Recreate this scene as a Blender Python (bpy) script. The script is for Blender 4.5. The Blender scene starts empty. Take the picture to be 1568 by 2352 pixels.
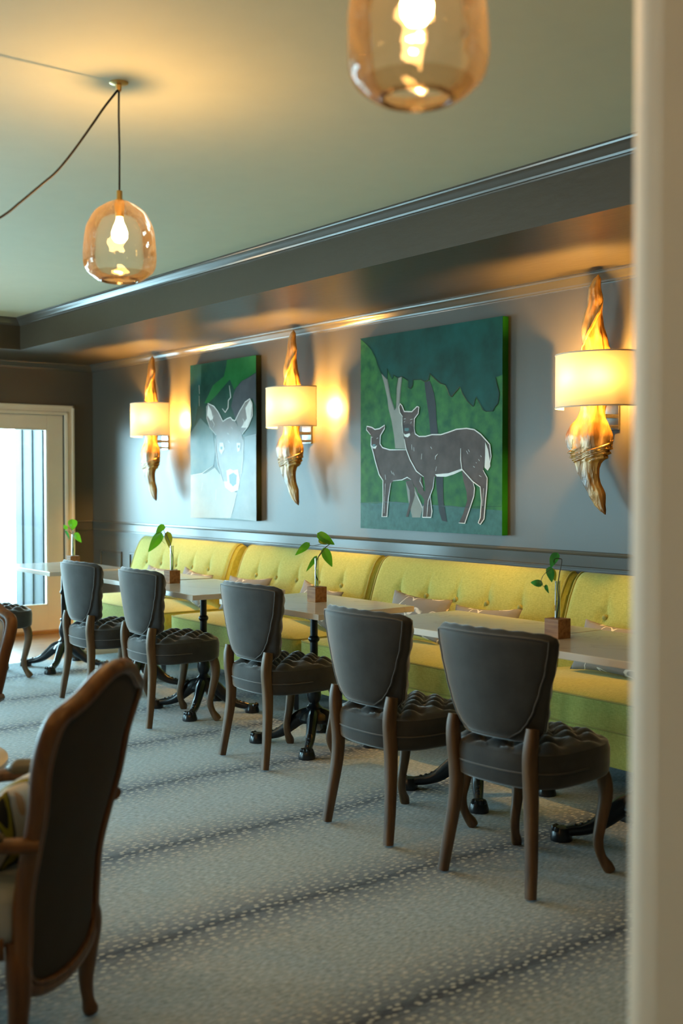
import bpy, bmesh, math, random
from math import sin, cos, pi, sqrt, radians, atan2
from mathutils import Vector, Matrix, noise
random.seed(7)
SC = bpy.context.scene
COL = SC.collection
SC.view_settings.view_transform = 'Standard'
SC.view_settings.look = 'None'
SC.view_settings.gamma = 1
SC.view_settings.use_curve_mapping = False
SC.view_settings.exposure = 0.0
CY = SC.cycles
CY.max_bounces = 8; CY.diffuse_bounces = 4; CY.glossy_bounces = 4
CY.transmission_bounces = 8; CY.transparent_max_bounces = 16
CY.sample_clamp_indirect = 6.0
CY.caustics_reflective = False; CY.caustics_refractive = False
CY.use_denoising = True
try: CY.denoiser = 'OPENIMAGEDENOISE'
except Exception: pass

# ------------------------------------------------------------------ materials
def nmat(name):
    m = bpy.data.materials.new(name); m.use_nodes = True
    nt = m.node_tree; b = nt.nodes['Principled BSDF']
    return m, nt, b
def mat(name, col, rough=.5, metal=0, spec=None, bump=0, bscale=60, var=0, vscale=8, sheen=0, stretch=None, coat=0, bdist=.002):
    """procedural principled material with noise variation and bump in object space"""
    m, nt, b = nmat(name); N = nt.nodes; L = nt.links
    b.inputs['Roughness'].default_value = rough; b.inputs['Metallic'].default_value = metal
    if spec is not None: b.inputs['Specular IOR Level'].default_value = spec
    if sheen:
        b.inputs['Sheen Weight'].default_value = sheen; b.inputs['Sheen Roughness'].default_value = .35
    if coat:
        b.inputs['Coat Weight'].default_value = coat; b.inputs['Coat Roughness'].default_value = .12
    tc = N.new('ShaderNodeTexCoord'); mp = N.new('ShaderNodeMapping'); L.new(tc.outputs['Object'], mp.inputs[0])
    if stretch: mp.inputs['Scale'].default_value = stretch
    nz = N.new('ShaderNodeTexNoise'); nz.inputs['Scale'].default_value = vscale; nz.inputs['Detail'].default_value = 5
    L.new(mp.outputs[0], nz.inputs[0])
    if isinstance(col, list):
        r = N.new('ShaderNodeValToRGB'); e = r.color_ramp.elements
        e[0].position = .3; e[0].color = (*col[0], 1); e[1].position = .7; e[1].color = (*col[-1], 1)
        if len(col) == 3:
            k = e.new(.5); k.color = (*col[1], 1)
        L.new(nz.outputs[0], r.inputs[0]); L.new(r.outputs[0], b.inputs['Base Color'])
    else:
        hs = N.new('ShaderNodeHueSaturation'); hs.inputs['Color'].default_value = (*col, 1)
        mr = N.new('ShaderNodeMapRange'); mr.inputs['To Min'].default_value = 1 - var; mr.inputs['To Max'].default_value = 1 + var
        mr.inputs['From Min'].default_value = .25; mr.inputs['From Max'].default_value = .75
        L.new(nz.outputs[0], mr.inputs[0]); L.new(mr.outputs[0], hs.inputs['Value']); L.new(hs.outputs[0], b.inputs['Base Color'])
    if bump:
        n2 = N.new('ShaderNodeTexNoise'); n2.inputs['Scale'].default_value = bscale; n2.inputs['Detail'].default_value = 4
        L.new(mp.outputs[0], n2.inputs[0])
        bp = N.new('ShaderNodeBump'); bp.inputs['Strength'].default_value = bump; bp.inputs['Distance'].default_value = bdist
        L.new(n2.outputs[0], bp.inputs['Height']); L.new(bp.outputs[0], b.inputs['Normal'])
    return m

def glass_mat(name, tint=(1, 1, 1), edge=(.8, .85, .8), rough=0.0, ior=1.45, gain=1.0, wavy=False):
    m, nt, b = nmat(name); N = nt.nodes; L = nt.links; N.remove(b)
    out = N['Material Output']
    tr = N.new('ShaderNodeBsdfTransparent'); gl = N.new('ShaderNodeBsdfGlossy'); gl.inputs['Roughness'].default_value = rough
    lw = N.new('ShaderNodeLayerWeight'); lw.inputs[0].default_value = .25
    mx = N.new('ShaderNodeMixRGB'); mx.inputs[1].default_value = (*tint, 1); mx.inputs[2].default_value = (*edge, 1)
    L.new(lw.outputs['Facing'], mx.inputs[0]); L.new(mx.outputs[0], tr.inputs[0])
    fr = N.new('ShaderNodeFresnel'); fr.inputs[0].default_value = ior
    ml = N.new('ShaderNodeMath'); ml.operation = 'MULTIPLY'; ml.use_clamp = True; ml.inputs[1].default_value = gain
    L.new(fr.outputs[0], ml.inputs[0])
    if wavy:    # hand-blown unevenness
        tc = N.new('ShaderNodeTexCoord'); nz = N.new('ShaderNodeTexNoise'); nz.inputs['Scale'].default_value = 16; nz.inputs['Detail'].default_value = 1
        L.new(tc.outputs['Object'], nz.inputs[0]); bp = N.new('ShaderNodeBump'); bp.inputs['Strength'].default_value = .5; bp.inputs['Distance'].default_value = .012
        L.new(nz.outputs[0], bp.inputs['Height']); L.new(bp.outputs[0], gl.inputs['Normal'])
    ms = N.new('ShaderNodeMixShader'); L.new(ml.outputs[0], ms.inputs[0]); L.new(tr.outputs[0], ms.inputs[1]); L.new(gl.outputs[0], ms.inputs[2])
    L.new(ms.outputs[0], out.inputs[0])
    return m
def hazy(m, col, w):
    nt = m.node_tree; N = nt.nodes; L = nt.links; out = N['Material Output']; src = out.inputs[0].links[0].from_socket
    t = N.new('ShaderNodeBsdfTranslucent'); t.inputs[0].default_value = (*col, 1); d = N.new('ShaderNodeBsdfDiffuse'); d.inputs[0].default_value = (*col, 1)
    m1 = N.new('ShaderNodeMixShader'); m1.inputs[0].default_value = .5; L.new(t.outputs[0], m1.inputs[1]); L.new(d.outputs[0], m1.inputs[2])
    lw = N.new('ShaderNodeLayerWeight'); lw.inputs[0].default_value = .3
    mr = N.new('ShaderNodeMapRange'); mr.inputs['To Min'].default_value = w; mr.inputs['To Max'].default_value = w * 4; L.new(lw.outputs['Facing'], mr.inputs[0])
    m2 = N.new('ShaderNodeMixShader'); L.new(mr.outputs[0], m2.inputs[0]); L.new(src, m2.inputs[1]); L.new(m1.outputs[0], m2.inputs[2]); L.new(m2.outputs[0], out.inputs[0]); return m
def emit_mat(name, col, s, clear=False):
    m, nt, b = nmat(name); N = nt.nodes
    e = N.new('ShaderNodeEmission'); e.inputs[0].default_value = (*col, 1); e.inputs[1].default_value = s
    N.remove(b); o = e.outputs[0]
    if clear:   # clear bulb glass around the filament
        t = N.new('ShaderNodeBsdfTransparent'); a = N.new('ShaderNodeAddShader'); nt.links.new(o, a.inputs[0]); nt.links.new(t.outputs[0], a.inputs[1]); o = a.outputs[0]
    nt.links.new(o, N['Material Output'].inputs[0]); return m
def transl_mat(name, col, w=.6):
    m, nt, b = nmat(name); N = nt.nodes; L = nt.links
    b.inputs['Base Color'].default_value = (*col, 1); b.inputs['Roughness'].default_value = .8
    t = N.new('ShaderNodeBsdfTranslucent'); t.inputs[0].default_value = (*col, 1)
    ms = N.new('ShaderNodeMixShader'); ms.inputs[0].default_value = w
    L.new(b.outputs[0], ms.inputs[1]); L.new(t.outputs[0], ms.inputs[2]); L.new(ms.outputs[0], N['Material Output'].inputs[0]); return m

def wood_mat(name, c1, c2, scale=6, rough=.45, axis=2, bump=.15):
    st = [9, 9, 9]; st[axis] = 1.0
    return mat(name, [c1, tuple((a + b) / 2 for a, b in zip(c1, c2)), c2], rough, stretch=tuple(st), vscale=scale, bump=bump, bscale=18, bdist=.001)

M = {}
M['wall'] = mat('wall_paint', (.082, .074, .058), .36, bump=.12, bscale=55, var=.05, vscale=3, bdist=.0015)
M['wall_trim'] = mat('wall_trim_paint', (.084, .078, .064), .22, bump=.05, bscale=40)
M['soffit'] = mat('soffit_paint', (.064, .052, .034), .38, spec=.35, bump=.35, bscale=30, var=.08, vscale=5, bdist=.003, stretch=(1, .35, 1))
M['ceiling'] = mat('ceiling_paint', (.56, .565, .39), .7, bump=.05, bscale=40, var=.02)
M['cream'] = mat('cream_paint', (.82, .70, .54), .32, bump=.03, bscale=30, var=.03)
M['post'] = mat('post_paint', (.86, .79, .67), .7, spec=.2, bump=.03, bscale=30, var=.03)
M['oak'] = wood_mat('oak_threshold', (.28, .12, .03), (.42, .2, .06), axis=0)
M['leg'] = wood_mat('weathered_oak', (.07, .034, .012), (.16, .085, .032), scale=5, rough=.5)
M['arm_wood'] = wood_mat('carved_oak', (.075, .028, .005), (.165, .068, .014), scale=5, rough=.42)
M['velvet'] = mat('grey_velvet', (.040, .041, .041), .7, sheen=1.0, var=.22, vscale=14, bump=.1, bscale=120, spec=.2)
M['velvet_pipe'] = mat('grey_velvet_piping', (.06, .055, .05), .65, sheen=.7, var=.1)
M['dark_cloth'] = mat('charcoal_linen', (.032, .029, .024), .9, var=.12, bump=.2, bscale=300)
M['pale_cloth'] = mat('grey_linen', (.33, .36, .37), .85, var=.08, bump=.2, bscale=300)
M['arm_pad'] = mat('olive_leather', (.11, .085, .04), .5, var=.1)
M['iron'] = mat('black_cast_iron', (.008, .009, .011), .28, bump=.15, bscale=60, bdist=.002, var=.1)
M['blackleg'] = mat('black_leg', (.012, .01, .01), .4)
M['brass'] = mat('brass', (.75, .48, .16), .3, metal=1, var=.08)
M['chrome'] = mat('brushed_steel', (.45, .43, .38), .25, metal=1)
M['cord'] = mat('black_cord', (.012, .008, .006), .7, bump=.3, bscale=300)
M['bulb'] = emit_mat('bulb_glow', (1, .54, .18), 45, True)
M['sbulb'] = emit_mat('sconce_bulb_glow', (1, .50, .10), 2800)
M['shade'] = transl_mat('shade_linen', (.62, .54, .42), .034)
M['shade_rim'] = mat('shade_rim', (.75, .60, .42), .7)
M['globe'] = glass_mat('amber_glass', (.97, .93, .86), (.88, .76, .56), .0, 1.5, .8, True)
M['globe_rim'] = glass_mat('amber_glass_rim', (.82, .76, .66), (.42, .33, .2), .0, 1.5, 1.0)
hazy(M['globe'], (.85, .6, .3), .005); hazy(M['globe_rim'], (.7, .5, .25), .004)
M['pane'] = glass_mat('window_glass', (.97, .99, 1), (.9, .95, .95), .0, 1.45)
M['tube'] = glass_mat('tube_glass', (.93, .97, .96), (.45, .55, .52), .0, 1.5, 1.4)
M['water'] = glass_mat('water', (.9, .95, .93), (.5, .6, .55), .0, 1.33, 1.5)
M['cube'] = wood_mat('cedar_block', (.18, .075, .022), (.42, .21, .075), scale=7, rough=.6, axis=1, bump=.6)
M['leaf'] = None
M['stem'] = mat('stem', (.035, .03, .015), .5)
M['tree_gold'] = mat('gilded_driftwood', [(.06, .02, .003), (.36, .17, .03), (.72, .43, .11)], .36, metal=.2, vscale=11, bump=.9, bscale=26, stretch=(1, 1, .35), bdist=.012)
M['deck'] = wood_mat('deck_boards', (.25, .25, .25), (.35, .35, .35), axis=0)
M['batten'] = mat('grey_siding', (.019, .023, .025), .7, var=.12, stretch=(8, 8, 1))
M['rail_white'] = mat('white_rail', (.30, .34, .35), .5)
M['darkpost'] = mat('dark_post', (.018, .028, .03), .6)
M['groove'] = mat('siding_groove', (.006, .008, .009), .7)

def marble():
    m, nt, b = nmat('white_marble'); N = nt.nodes; L = nt.links
    b.inputs['Roughness'].default_value = .16; b.inputs['Specular IOR Level'].default_value = .6
    tc = N.new('ShaderNodeTexCoord'); nz = N.new('ShaderNodeTexNoise'); nz.inputs['Scale'].default_value = 1.3; nz.inputs['Detail'].default_value = 6; nz.inputs['Distortion'].default_value = 1.6
    L.new(tc.outputs['Object'], nz.inputs[0])
    r = N.new('ShaderNodeValToRGB'); e = r.color_ramp.elements
    e[0].position = .46; e[0].color = (.70, .64, .56, 1); e[1].position = .54; e[1].color = (.70, .64, .56, 1)
    k = e.new(.50); k.color = (.60, .55, .48, 1)
    k = e.new(.49); k.color = (.69, .63, .555, 1); k = e.new(.51); k.color = (.69, .63, .555, 1)
    L.new(nz.outputs[0], r.inputs[0]); L.new(r.outputs[0], b.inputs['Base Color']); return m
M['marble'] = marble()

def leafmat(name, c):
    m, nt, b = nmat(name); N = nt.nodes; L = nt.links
    b.inputs['Base Color'].default_value = (*c, 1); b.inputs['Roughness'].default_value = .32
    t = N.new('ShaderNodeBsdfTranslucent'); t.inputs[0].default_value = (c[0] * 3.2, c[1] * 2.3, c[2], 1)
    ms = N.new('ShaderNodeMixShader'); ms.inputs[0].default_value = .45
    L.new(b.outputs[0], ms.inputs[1]); L.new(t.outputs[0], ms.inputs[2]); L.new(ms.outputs[0], N['Material Output'].inputs[0])
    return m
M['leaf'] = leafmat('leaf_green', (.055, .19, .010))
M['leaf_dark'] = leafmat('leaf_dark_green', (.02, .13, .045))
M['leaf_olive'] = leafmat('leaf_olive', (.12, .13, .01))

def sofa_mat():
    m, nt, b = nmat('chartreuse_weave'); N = nt.nodes; L = nt.links
    b.inputs['Roughness'].default_value = .85; b.inputs['Specular IOR Level'].default_value = .25
    b.inputs['Sheen Weight'].default_value = .15
    tc = N.new('ShaderNodeTexCoord')
    def nz(sc, scale):
        mp = N.new('ShaderNodeMapping'); mp.inputs['Scale'].default_value = sc; L.new(tc.outputs['Object'], mp.inputs[0])
        n = N.new('ShaderNodeTexNoise'); n.inputs['Scale'].default_value = scale; n.inputs['Detail'].default_value = 2
        L.new(mp.outputs[0], n.inputs[0]); return n.outputs[0]
    a = nz((.35, 5, .35), 110); c = nz((3, .4, 3), 120)
    ad = N.new('ShaderNodeMath'); ad.operation = 'ADD'; L.new(a, ad.inputs[0]); L.new(c, ad.inputs[1])
    mr = N.new('ShaderNodeMapRange'); mr.inputs['From Min'].default_value = .7; mr.inputs['From Max'].default_value = 1.3
    L.new(ad.outputs[0], mr.inputs[0])
    r = N.new('ShaderNodeValToRGB'); e = r.color_ramp.elements
    e[0].position = 0; e[0].color = (.37, .38, .075, 1); e[1].position = 1; e[1].color = (.55, .56, .15, 1)
    L.new(mr.outputs[0], r.inputs[0]); L.new(r.outputs[0], b.inputs['Base Color'])
    bp = N.new('ShaderNodeBump'); bp.inputs['Strength'].default_value = .35; bp.inputs['Distance'].default_value = .0015
    L.new(ad.outputs[0], bp.inputs['Height']); L.new(bp.outputs[0], b.inputs['Normal'])
    return m
M['sofa'] = sofa_mat()
M['sofa_pipe'] = mat('chartreuse_piping', (.38, .36, .09), .8, var=.1)

def pillow_mat():
    m, nt, b = nmat('grey_scribble_linen'); N = nt.nodes; L = nt.links
    b.inputs['Roughness'].default_value = .85
    tc = N.new('ShaderNodeTexCoord'); mp = N.new('ShaderNodeMapping'); mp.inputs['Scale'].default_value = (1, 1, 1.4)
    L.new(tc.outputs['Object'], mp.inputs[0])
    n = N.new('ShaderNodeTexNoise'); n.inputs['Scale'].default_value = 6.5; n.inputs['Detail'].default_value = .3; n.inputs['Distortion'].default_value = .8
    L.new(mp.outputs[0], n.inputs[0])
    r = N.new('ShaderNodeValToRGB'); e = r.color_ramp.elements
    g = (.24, .235, .235, 1); w = (.80, .78, .74, 1)
    e[0].position = .485; e[0].color = g; e[1].position = .525; e[1].color = g
    k = e.new(.495); k.color = w; k = e.new(.515); k.color = w
    L.new(n.outputs[0], r.inputs[0]); L.new(r.outputs[0], b.inputs['Base Color'])
    n2 = N.new('ShaderNodeTexNoise'); n2.inputs['Scale'].default_value = 14; L.new(tc.outputs['Object'], n2.inputs[0])
    bp = N.new('ShaderNodeBump'); bp.inputs['Strength'].default_value = .5; bp.inputs['Distance'].default_value = .01
    L.new(n2.outputs[0], bp.inputs['Height']); L.new(bp.outputs[0], b.inputs['Normal'])
    return m
M['pillow'] = pillow_mat()

def cushion_mat():
    m, nt, b = nmat('botanical_print'); N = nt.nodes; L = nt.links
    b.inputs['Roughness'].default_value = .8
    tc = N.new('ShaderNodeTexCoord')
    n = N.new('ShaderNodeTexNoise'); n.inputs['Scale'].default_value = 4; n.inputs['Detail'].default_value = 1; n.inputs['Distortion'].default_value = 1.5
    L.new(tc.outputs['Object'], n.inputs[0])
    r = N.new('ShaderNodeValToRGB'); r.color_ramp.interpolation = 'CONSTANT'; e = r.color_ramp.elements
    e[0].position = 0; e[0].color = (.02, .02, .015, 1); e[1].position = .40; e[1].color = (.34, .30, .02, 1)
    for p, c in ((.46, (.03, .03, .02)), (.50, (.62, .60, .55)), (.62, (.5, .3, .16)), (.66, (.66, .66, .62))):
        k = e.new(p); k.color = (*c, 1)
    L.new(n.outputs[0], r.inputs[0]); L.new(r.outputs[0], b.inputs['Base Color']); return m
M['cushion'] = cushion_mat()

def carpet_mat():
    m, nt, b = nmat('speckled_carpet'); N = nt.nodes; L = nt.links
    b.inputs['Roughness'].default_value = .95; b.inputs['Specular IOR Level'].default_value = .1
    b.inputs['Sheen Weight'].default_value = .2
    tc = N.new('ShaderNodeTexCoord'); sp = N.new('ShaderNodeSeparateXYZ'); L.new(tc.outputs['Object'], sp.inputs[0])
    def math_(op, a, bb=None, c=None):
        n = N.new('ShaderNodeMath'); n.operation = op
        for i, v in enumerate((a, bb, c)):
            if v is None: continue
            if isinstance(v, (int, float)): n.inputs[i].default_value = v
            else: L.new(v, n.inputs[i])
        return n.outputs[0]
    # slow wobble of the stripe line
    mp = N.new('ShaderNodeMapping'); mp.inputs['Scale'].default_value = (.9, .9, 1); L.new(tc.outputs['Object'], mp.inputs[0])
    wob = N.new('ShaderNodeTexNoise'); wob.inputs['Scale'].default_value = 1.3; L.new(mp.outputs[0], wob.inputs[0])
    y = math_('ADD', sp.outputs[1], math_('MULTIPLY', math_('SUBTRACT', wob.outputs[0], .5), .10))
    ph = math_('FRACT', math_('DIVIDE', math_('ADD', y, 10 * .79 - 3.035 + .395), .79))   # .5 at the dark line
    d = math_('SUBTRACT', ph, .5)
    ad = math_('ABSOLUTE', d)
    r = N.new('ShaderNodeValToRGB'); e = r.color_ramp.elements     # tone across the half period
    e[0].position = 0; e[0].color = (.055, .06, .075, 1); e[1].position = .5; e[1].color = (.38, .455, .50, 1)
    for p, c in ((.014, (.07, .075, .09)), (.045, (.15, .17, .20)), (.13, (.25, .285, .315)), (.28, (.36, .42, .455))):
        k = e.new(p); k.color = (*c, 1)
    fine = N.new('ShaderNodeTexNoise'); fine.inputs['Scale'].default_value = 60; fine.inputs['Detail'].default_value = 6
    mp3 = N.new('ShaderNodeMapping'); mp3.inputs['Scale'].default_value = (.5, 1.6, 1); L.new(tc.outputs['Object'], mp3.inputs[0]); L.new(mp3.outputs[0], fine.inputs[0])
    L.new(math_('ADD', ad, math_('MULTIPLY', math_('SUBTRACT', fine.outputs[0], .5), .10)), r.inputs[0])
    # speckles
    mp2 = N.new('ShaderNodeMapping'); mp2.inputs['Scale'].default_value = (26, 40, 1); L.new(tc.outputs['Object'], mp2.inputs[0])
    vo = N.new('ShaderNodeTexVoronoi'); vo.voronoi_dimensions = '2D'; vo.inputs['Scale'].default_value = 1; vo.inputs['Randomness'].default_value = .8
    L.new(mp2.outputs[0], vo.inputs['Vector'])
    sm = N.new('ShaderNodeMapRange'); sm.inputs['From Min'].default_value = .20; sm.inputs['From Max'].default_value = .27; sm.inputs['To Min'].default_value = 1; sm.inputs['To Max'].default_value = 0
    L.new(vo.outputs['Distance'], sm.inputs[0])
    fade = N.new('ShaderNodeMapRange'); fade.inputs['From Min'].default_value = .12; fade.inputs['From Max'].default_value = .40; fade.inputs['To Min'].default_value = .75; fade.inputs['To Max'].default_value = .2
    L.new(ad, fade.inputs[0])
    mx = N.new('ShaderNodeMixRGB'); mx.inputs[2].default_value = (.62, .60, .54, 1)
    L.new(math_('MULTIPLY', sm.outputs[0], fade.outputs[0]), mx.inputs[0]); L.new(r.outputs[0], mx.inputs[1])
    pile = N.new('ShaderNodeTexNoise'); pile.inputs['Scale'].default_value = 85; pile.inputs['Detail'].default_value = 6; L.new(mp3.outputs[0], pile.inputs[0])
    hs = N.new('ShaderNodeHueSaturation'); L.new(mx.outputs[0], hs.inputs['Color'])
    L.new(math_('ADD', 0.0, math_('MULTIPLY', pile.outputs[0], 2.0)), hs.inputs['Value'])
    L.new(hs.outputs[0], b.inputs['Base Color'])
    bp = N.new('ShaderNodeBump'); bp.inputs['Strength'].default_value = .6; bp.inputs['Distance'].default_value = .004
    L.new(pile.outputs[0], bp.inputs['Height']); L.new(bp.outputs[0], b.inputs['Normal'])
    return m
M['carpet'] = carpet_mat()

def plank_mat():
    m, nt, b = nmat('oak_planks'); N = nt.nodes; L = nt.links
    b.inputs['Roughness'].default_value = .3
    tc = N.new('ShaderNodeTexCoord'); br = N.new('ShaderNodeTexBrick')
    br.inputs['Scale'].default_value = 1; br.inputs['Brick Width'].default_value = 1.1; br.inputs['Row Height'].default_value = .085; br.inputs['Mortar Size'].default_value = .0015
    br.inputs['Color1'].default_value = (.30, .17, .08, 1); br.inputs['Color2'].default_value = (.40, .25, .13, 1); br.inputs['Mortar'].default_value = (.06, .03, .015, 1)
    L.new(tc.outputs['Object'], br.inputs[0])
    mp = N.new('ShaderNodeMapping'); mp.inputs['Scale'].default_value = (2, 22, 1); L.new(tc.outputs['Object'], mp.inputs[0])
    n = N.new('ShaderNodeTexNoise'); n.inputs['Scale'].default_value = 3; n.inputs['Detail'].default_value = 6; L.new(mp.outputs[0], n.inputs[0])
    mr = N.new('ShaderNodeMapRange'); mr.inputs['To Min'].default_value = .6; mr.inputs['To Max'].default_value = 1.35; L.new(n.outputs[0], mr.inputs[0])
    hs = N.new('ShaderNodeHueSaturation'); L.new(br.outputs[0], hs.inputs['Color']); L.new(mr.outputs[0], hs.inputs['Value']); L.new(hs.outputs[0], b.inputs['Base Color'])
    return m
M['planks'] = plank_mat()
def paint(name, c1, c2, sc=14, rough=.22, bump=.2, spec=.2):
    return mat('paint_' + name, [c1, c2], rough, spec=spec, vscale=sc, bump=bump, bscale=70, bdist=.001)

# ------------------------------------------------------------------ mesh helpers
class MB:
    def __init__(s): s.v = []; s.f = []; s.m = []
    def add(s, vs, fs, mi=0):
        o = len(s.v); s.v += [tuple(v) for v in vs]; s.f += [tuple(i + o for i in f) for f in fs]; s.m += [mi] * len(fs); return s
    def box(s, a, b, mi=0):
        x0, y0, z0 = a; x1, y1, z1 = b
        vs = [(x, y, z) for x in (x0, x1) for y in (y0, y1) for z in (z0, z1)]
        return s.add(vs, [(0, 1, 3, 2), (4, 6, 7, 5), (0, 4, 5, 1), (2, 3, 7, 6), (0, 2, 6, 4), (1, 5, 7, 3)], mi)
    def grid(s, fn, nu, nv, cu=False, cv=False, mi=0, capu=False):
        """fn(u,v) with u,v in 0..1"""
        pu = nu if cu else nu + 1; pv = nv if cv else nv + 1
        vs = [fn(i / nu, j / nv) for i in range(pu) for j in range(pv)]
        fs = []
        for i in range(nu):
            for j in range(nv):
                a = i * pv + j; b_ = ((i + 1) % pu) * pv + j
                c = ((i + 1) % pu) * pv + (j + 1) % pv; d = i * pv + (j + 1) % pv
                fs.append((a, b_, c, d))
        if capu and cv:
            fs.append(tuple(range(pv))[::-1]); fs.append(tuple((pu - 1) * pv + j for j in range(pv)))
        return s.add(vs, fs, mi)
    def tube(s, pts, rad, n=8, mi=0, flat=None, sq=0):
        """tube through pts; rad number or list; flat=(a,b) scales the section"""
        P = [Vector(p) for p in pts]; k = len(P)
        R = rad if isinstance(rad, (list, tuple)) else [rad] * k
        rings = []; up = None
        for i in range(k):
            t = (P[min(i + 1, k - 1)] - P[max(i - 1, 0)]).normalized()
            if up is None:
                up = Vector((0, 0, 1)) if abs(t.z) < .9 else Vector((1, 0, 0))
            up = (up - t * up.dot(t))
            up = up.normalized() if up.length > 1e-6 else t.orthogonal().normalized()
            sd = t.cross(up).normalized()
            rr = R[i] if isinstance(R[i], (tuple, list)) else (R[i], R[i])
            ang = [2 * pi * (j + .5 * (1 if sq else 0)) / n for j in range(n)]
            se = (lambda q: abs(q) ** sq * (1 if q > 0 else -1)) if sq else (lambda q: q)
            rings.append([P[i] + sd * (se(cos(t_)) * rr[0]) + up * (se(sin(t_)) * rr[1]) for t_ in ang])
        vs = [v for r in rings for v in r]; fs = []
        for i in range(k - 1):
            for j in range(n):
                fs.append((i * n + j, i * n + (j + 1) % n, (i + 1) * n + (j + 1) % n, (i + 1) * n + j))
        fs.append(tuple(range(n))[::-1]); fs.append(tuple((k - 1) * n + j for j in range(n)))
        return s.add(vs, fs, mi)
    def lathe(s, prof, n=24, c=(0, 0, 0), mi=0, caps=True):
        vs = []; fs = []; k = len(prof)
        for r, z in prof:
            for j in range(n):
                a = 2 * pi * j / n; vs.append((c[0] + r * cos(a), c[1] + r * sin(a), c[2] + z))
        for i in range(k - 1):
            for j in range(n):
                fs.append((i * n + j, i * n + (j + 1) % n, (i + 1) * n + (j + 1) % n, (i + 1) * n + j))
        if caps:
            fs.append(tuple(range(n))[::-1]); fs.append(tuple((k - 1) * n + j for j in range(n)))
        return s.add(vs, fs, mi)
    def prism(s, poly, ext, axis, mi=0):
        """poly 2D points, extruded along axis from ext[0] to ext[1]; axis 0: poly=(y,z), 1: (x,z), 2: (x,y)"""
        def p(q, e):
            return (e, q[0], q[1]) if axis == 0 else (q[0], e, q[1]) if axis == 1 else (q[0], q[1], e)
        n = len(poly); vs = [p(q, ext[0]) for q in poly] + [p(q, ext[1]) for q in poly]
        fs = [tuple(range(n)), tuple(range(n, 2 * n))[::-1]] + [(i, i + n, (i + 1) % n + n, (i + 1) % n) for i in range(n)]
        return s.add(vs, fs, mi)
    def build(s, name, m, parent=None, smooth=True, bevel=0, sub=0, bseg=2, autosmooth=40, nofix=False):
        me = bpy.data.meshes.new(name); me.from_pydata(s.v, [], s.f)
        ms = m if isinstance(m, list) else [m]
        for k in ms: me.materials.append(k)
        if len(ms) > 1:
            for i, p in enumerate(me.polygons): p.material_index = s.m[i]
        if not nofix:
            bm = bmesh.new(); bm.from_mesh(me); bmesh.ops.recalc_face_normals(bm, faces=bm.faces); bm.to_mesh(me); bm.free()
        me.update()
        if smooth:
            for p in me.polygons: p.use_smooth = True
            if autosmooth: me.set_sharp_from_angle(angle=radians(autosmooth))
        o = bpy.data.objects.new(name, me); COL.objects.link(o)
        if bevel:
            b = o.modifiers.new('bevel', 'BEVEL'); b.width = bevel; b.segments = bseg; b.limit_method = 'ANGLE'; b.angle_limit = radians(40)
        if sub:
            b = o.modifiers.new('sub', 'SUBSURF'); b.levels = sub; b.render_levels = sub
        if parent: o.parent = parent
        return o
def empty(name, loc, rz=0, label=None, cat=None, group=None):
    o = bpy.data.objects.new(name, None); COL.objects.link(o); o.location = loc; o.rotation_euler = (0, 0, rz); o.empty_display_size = .1
    return tag(o, label, cat, group)
def tag(o, label=None, cat=None, group=None, kind=None):
    if label: o['label'] = label
    if cat: o['category'] = cat
    if group: o['group'] = group
    if kind: o['kind'] = kind
    return o
def struct(o): o['kind'] = 'structure'; return o
def copy_tree(o, parent=None):
    c = o.copy(); COL.objects.link(c)
    if parent: c.parent = parent
    for ch in o.children: copy_tree(ch, c)
    return c
def inst(proto, used, loc, rz, label):
    o = proto if not used else copy_tree(proto)
    o.location = loc; o.rotation_euler = (0, 0, rz); o['label'] = label
    return o
def lerp(pts, t):
    """piecewise interpolation of [(t, value...)]"""
    if t <= pts[0][0]: return pts[0][1:]
    for a, b in zip(pts, pts[1:]):
        if t <= b[0]:
            k = (t - a[0]) / (b[0] - a[0]); k = k * k * (3 - 2 * k) * .5 + k * .5
            return tuple(x + (y - x) * k for x, y in zip(a[1:], b[1:]))
    return pts[-1][1:]
def spline(pts, n):
    """Catmull-Rom through pts"""
    P = [Vector(p) for p in pts]; P = [P[0] * 2 - P[1]] + P + [P[-1] * 2 - P[-2]]
    out = []
    seg = len(P) - 3
    for i in range(n + 1):
        t = i / n * seg; k = min(int(t), seg - 1); u = t - k
        a, b, c, d = P[k:k + 4]
        out.append(.5 * ((2 * b) + (c - a) * u + (2 * a - 5 * b + 4 * c - d) * u * u + (3 * b - a - 3 * c + d) * u ** 3))
    return out
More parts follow.
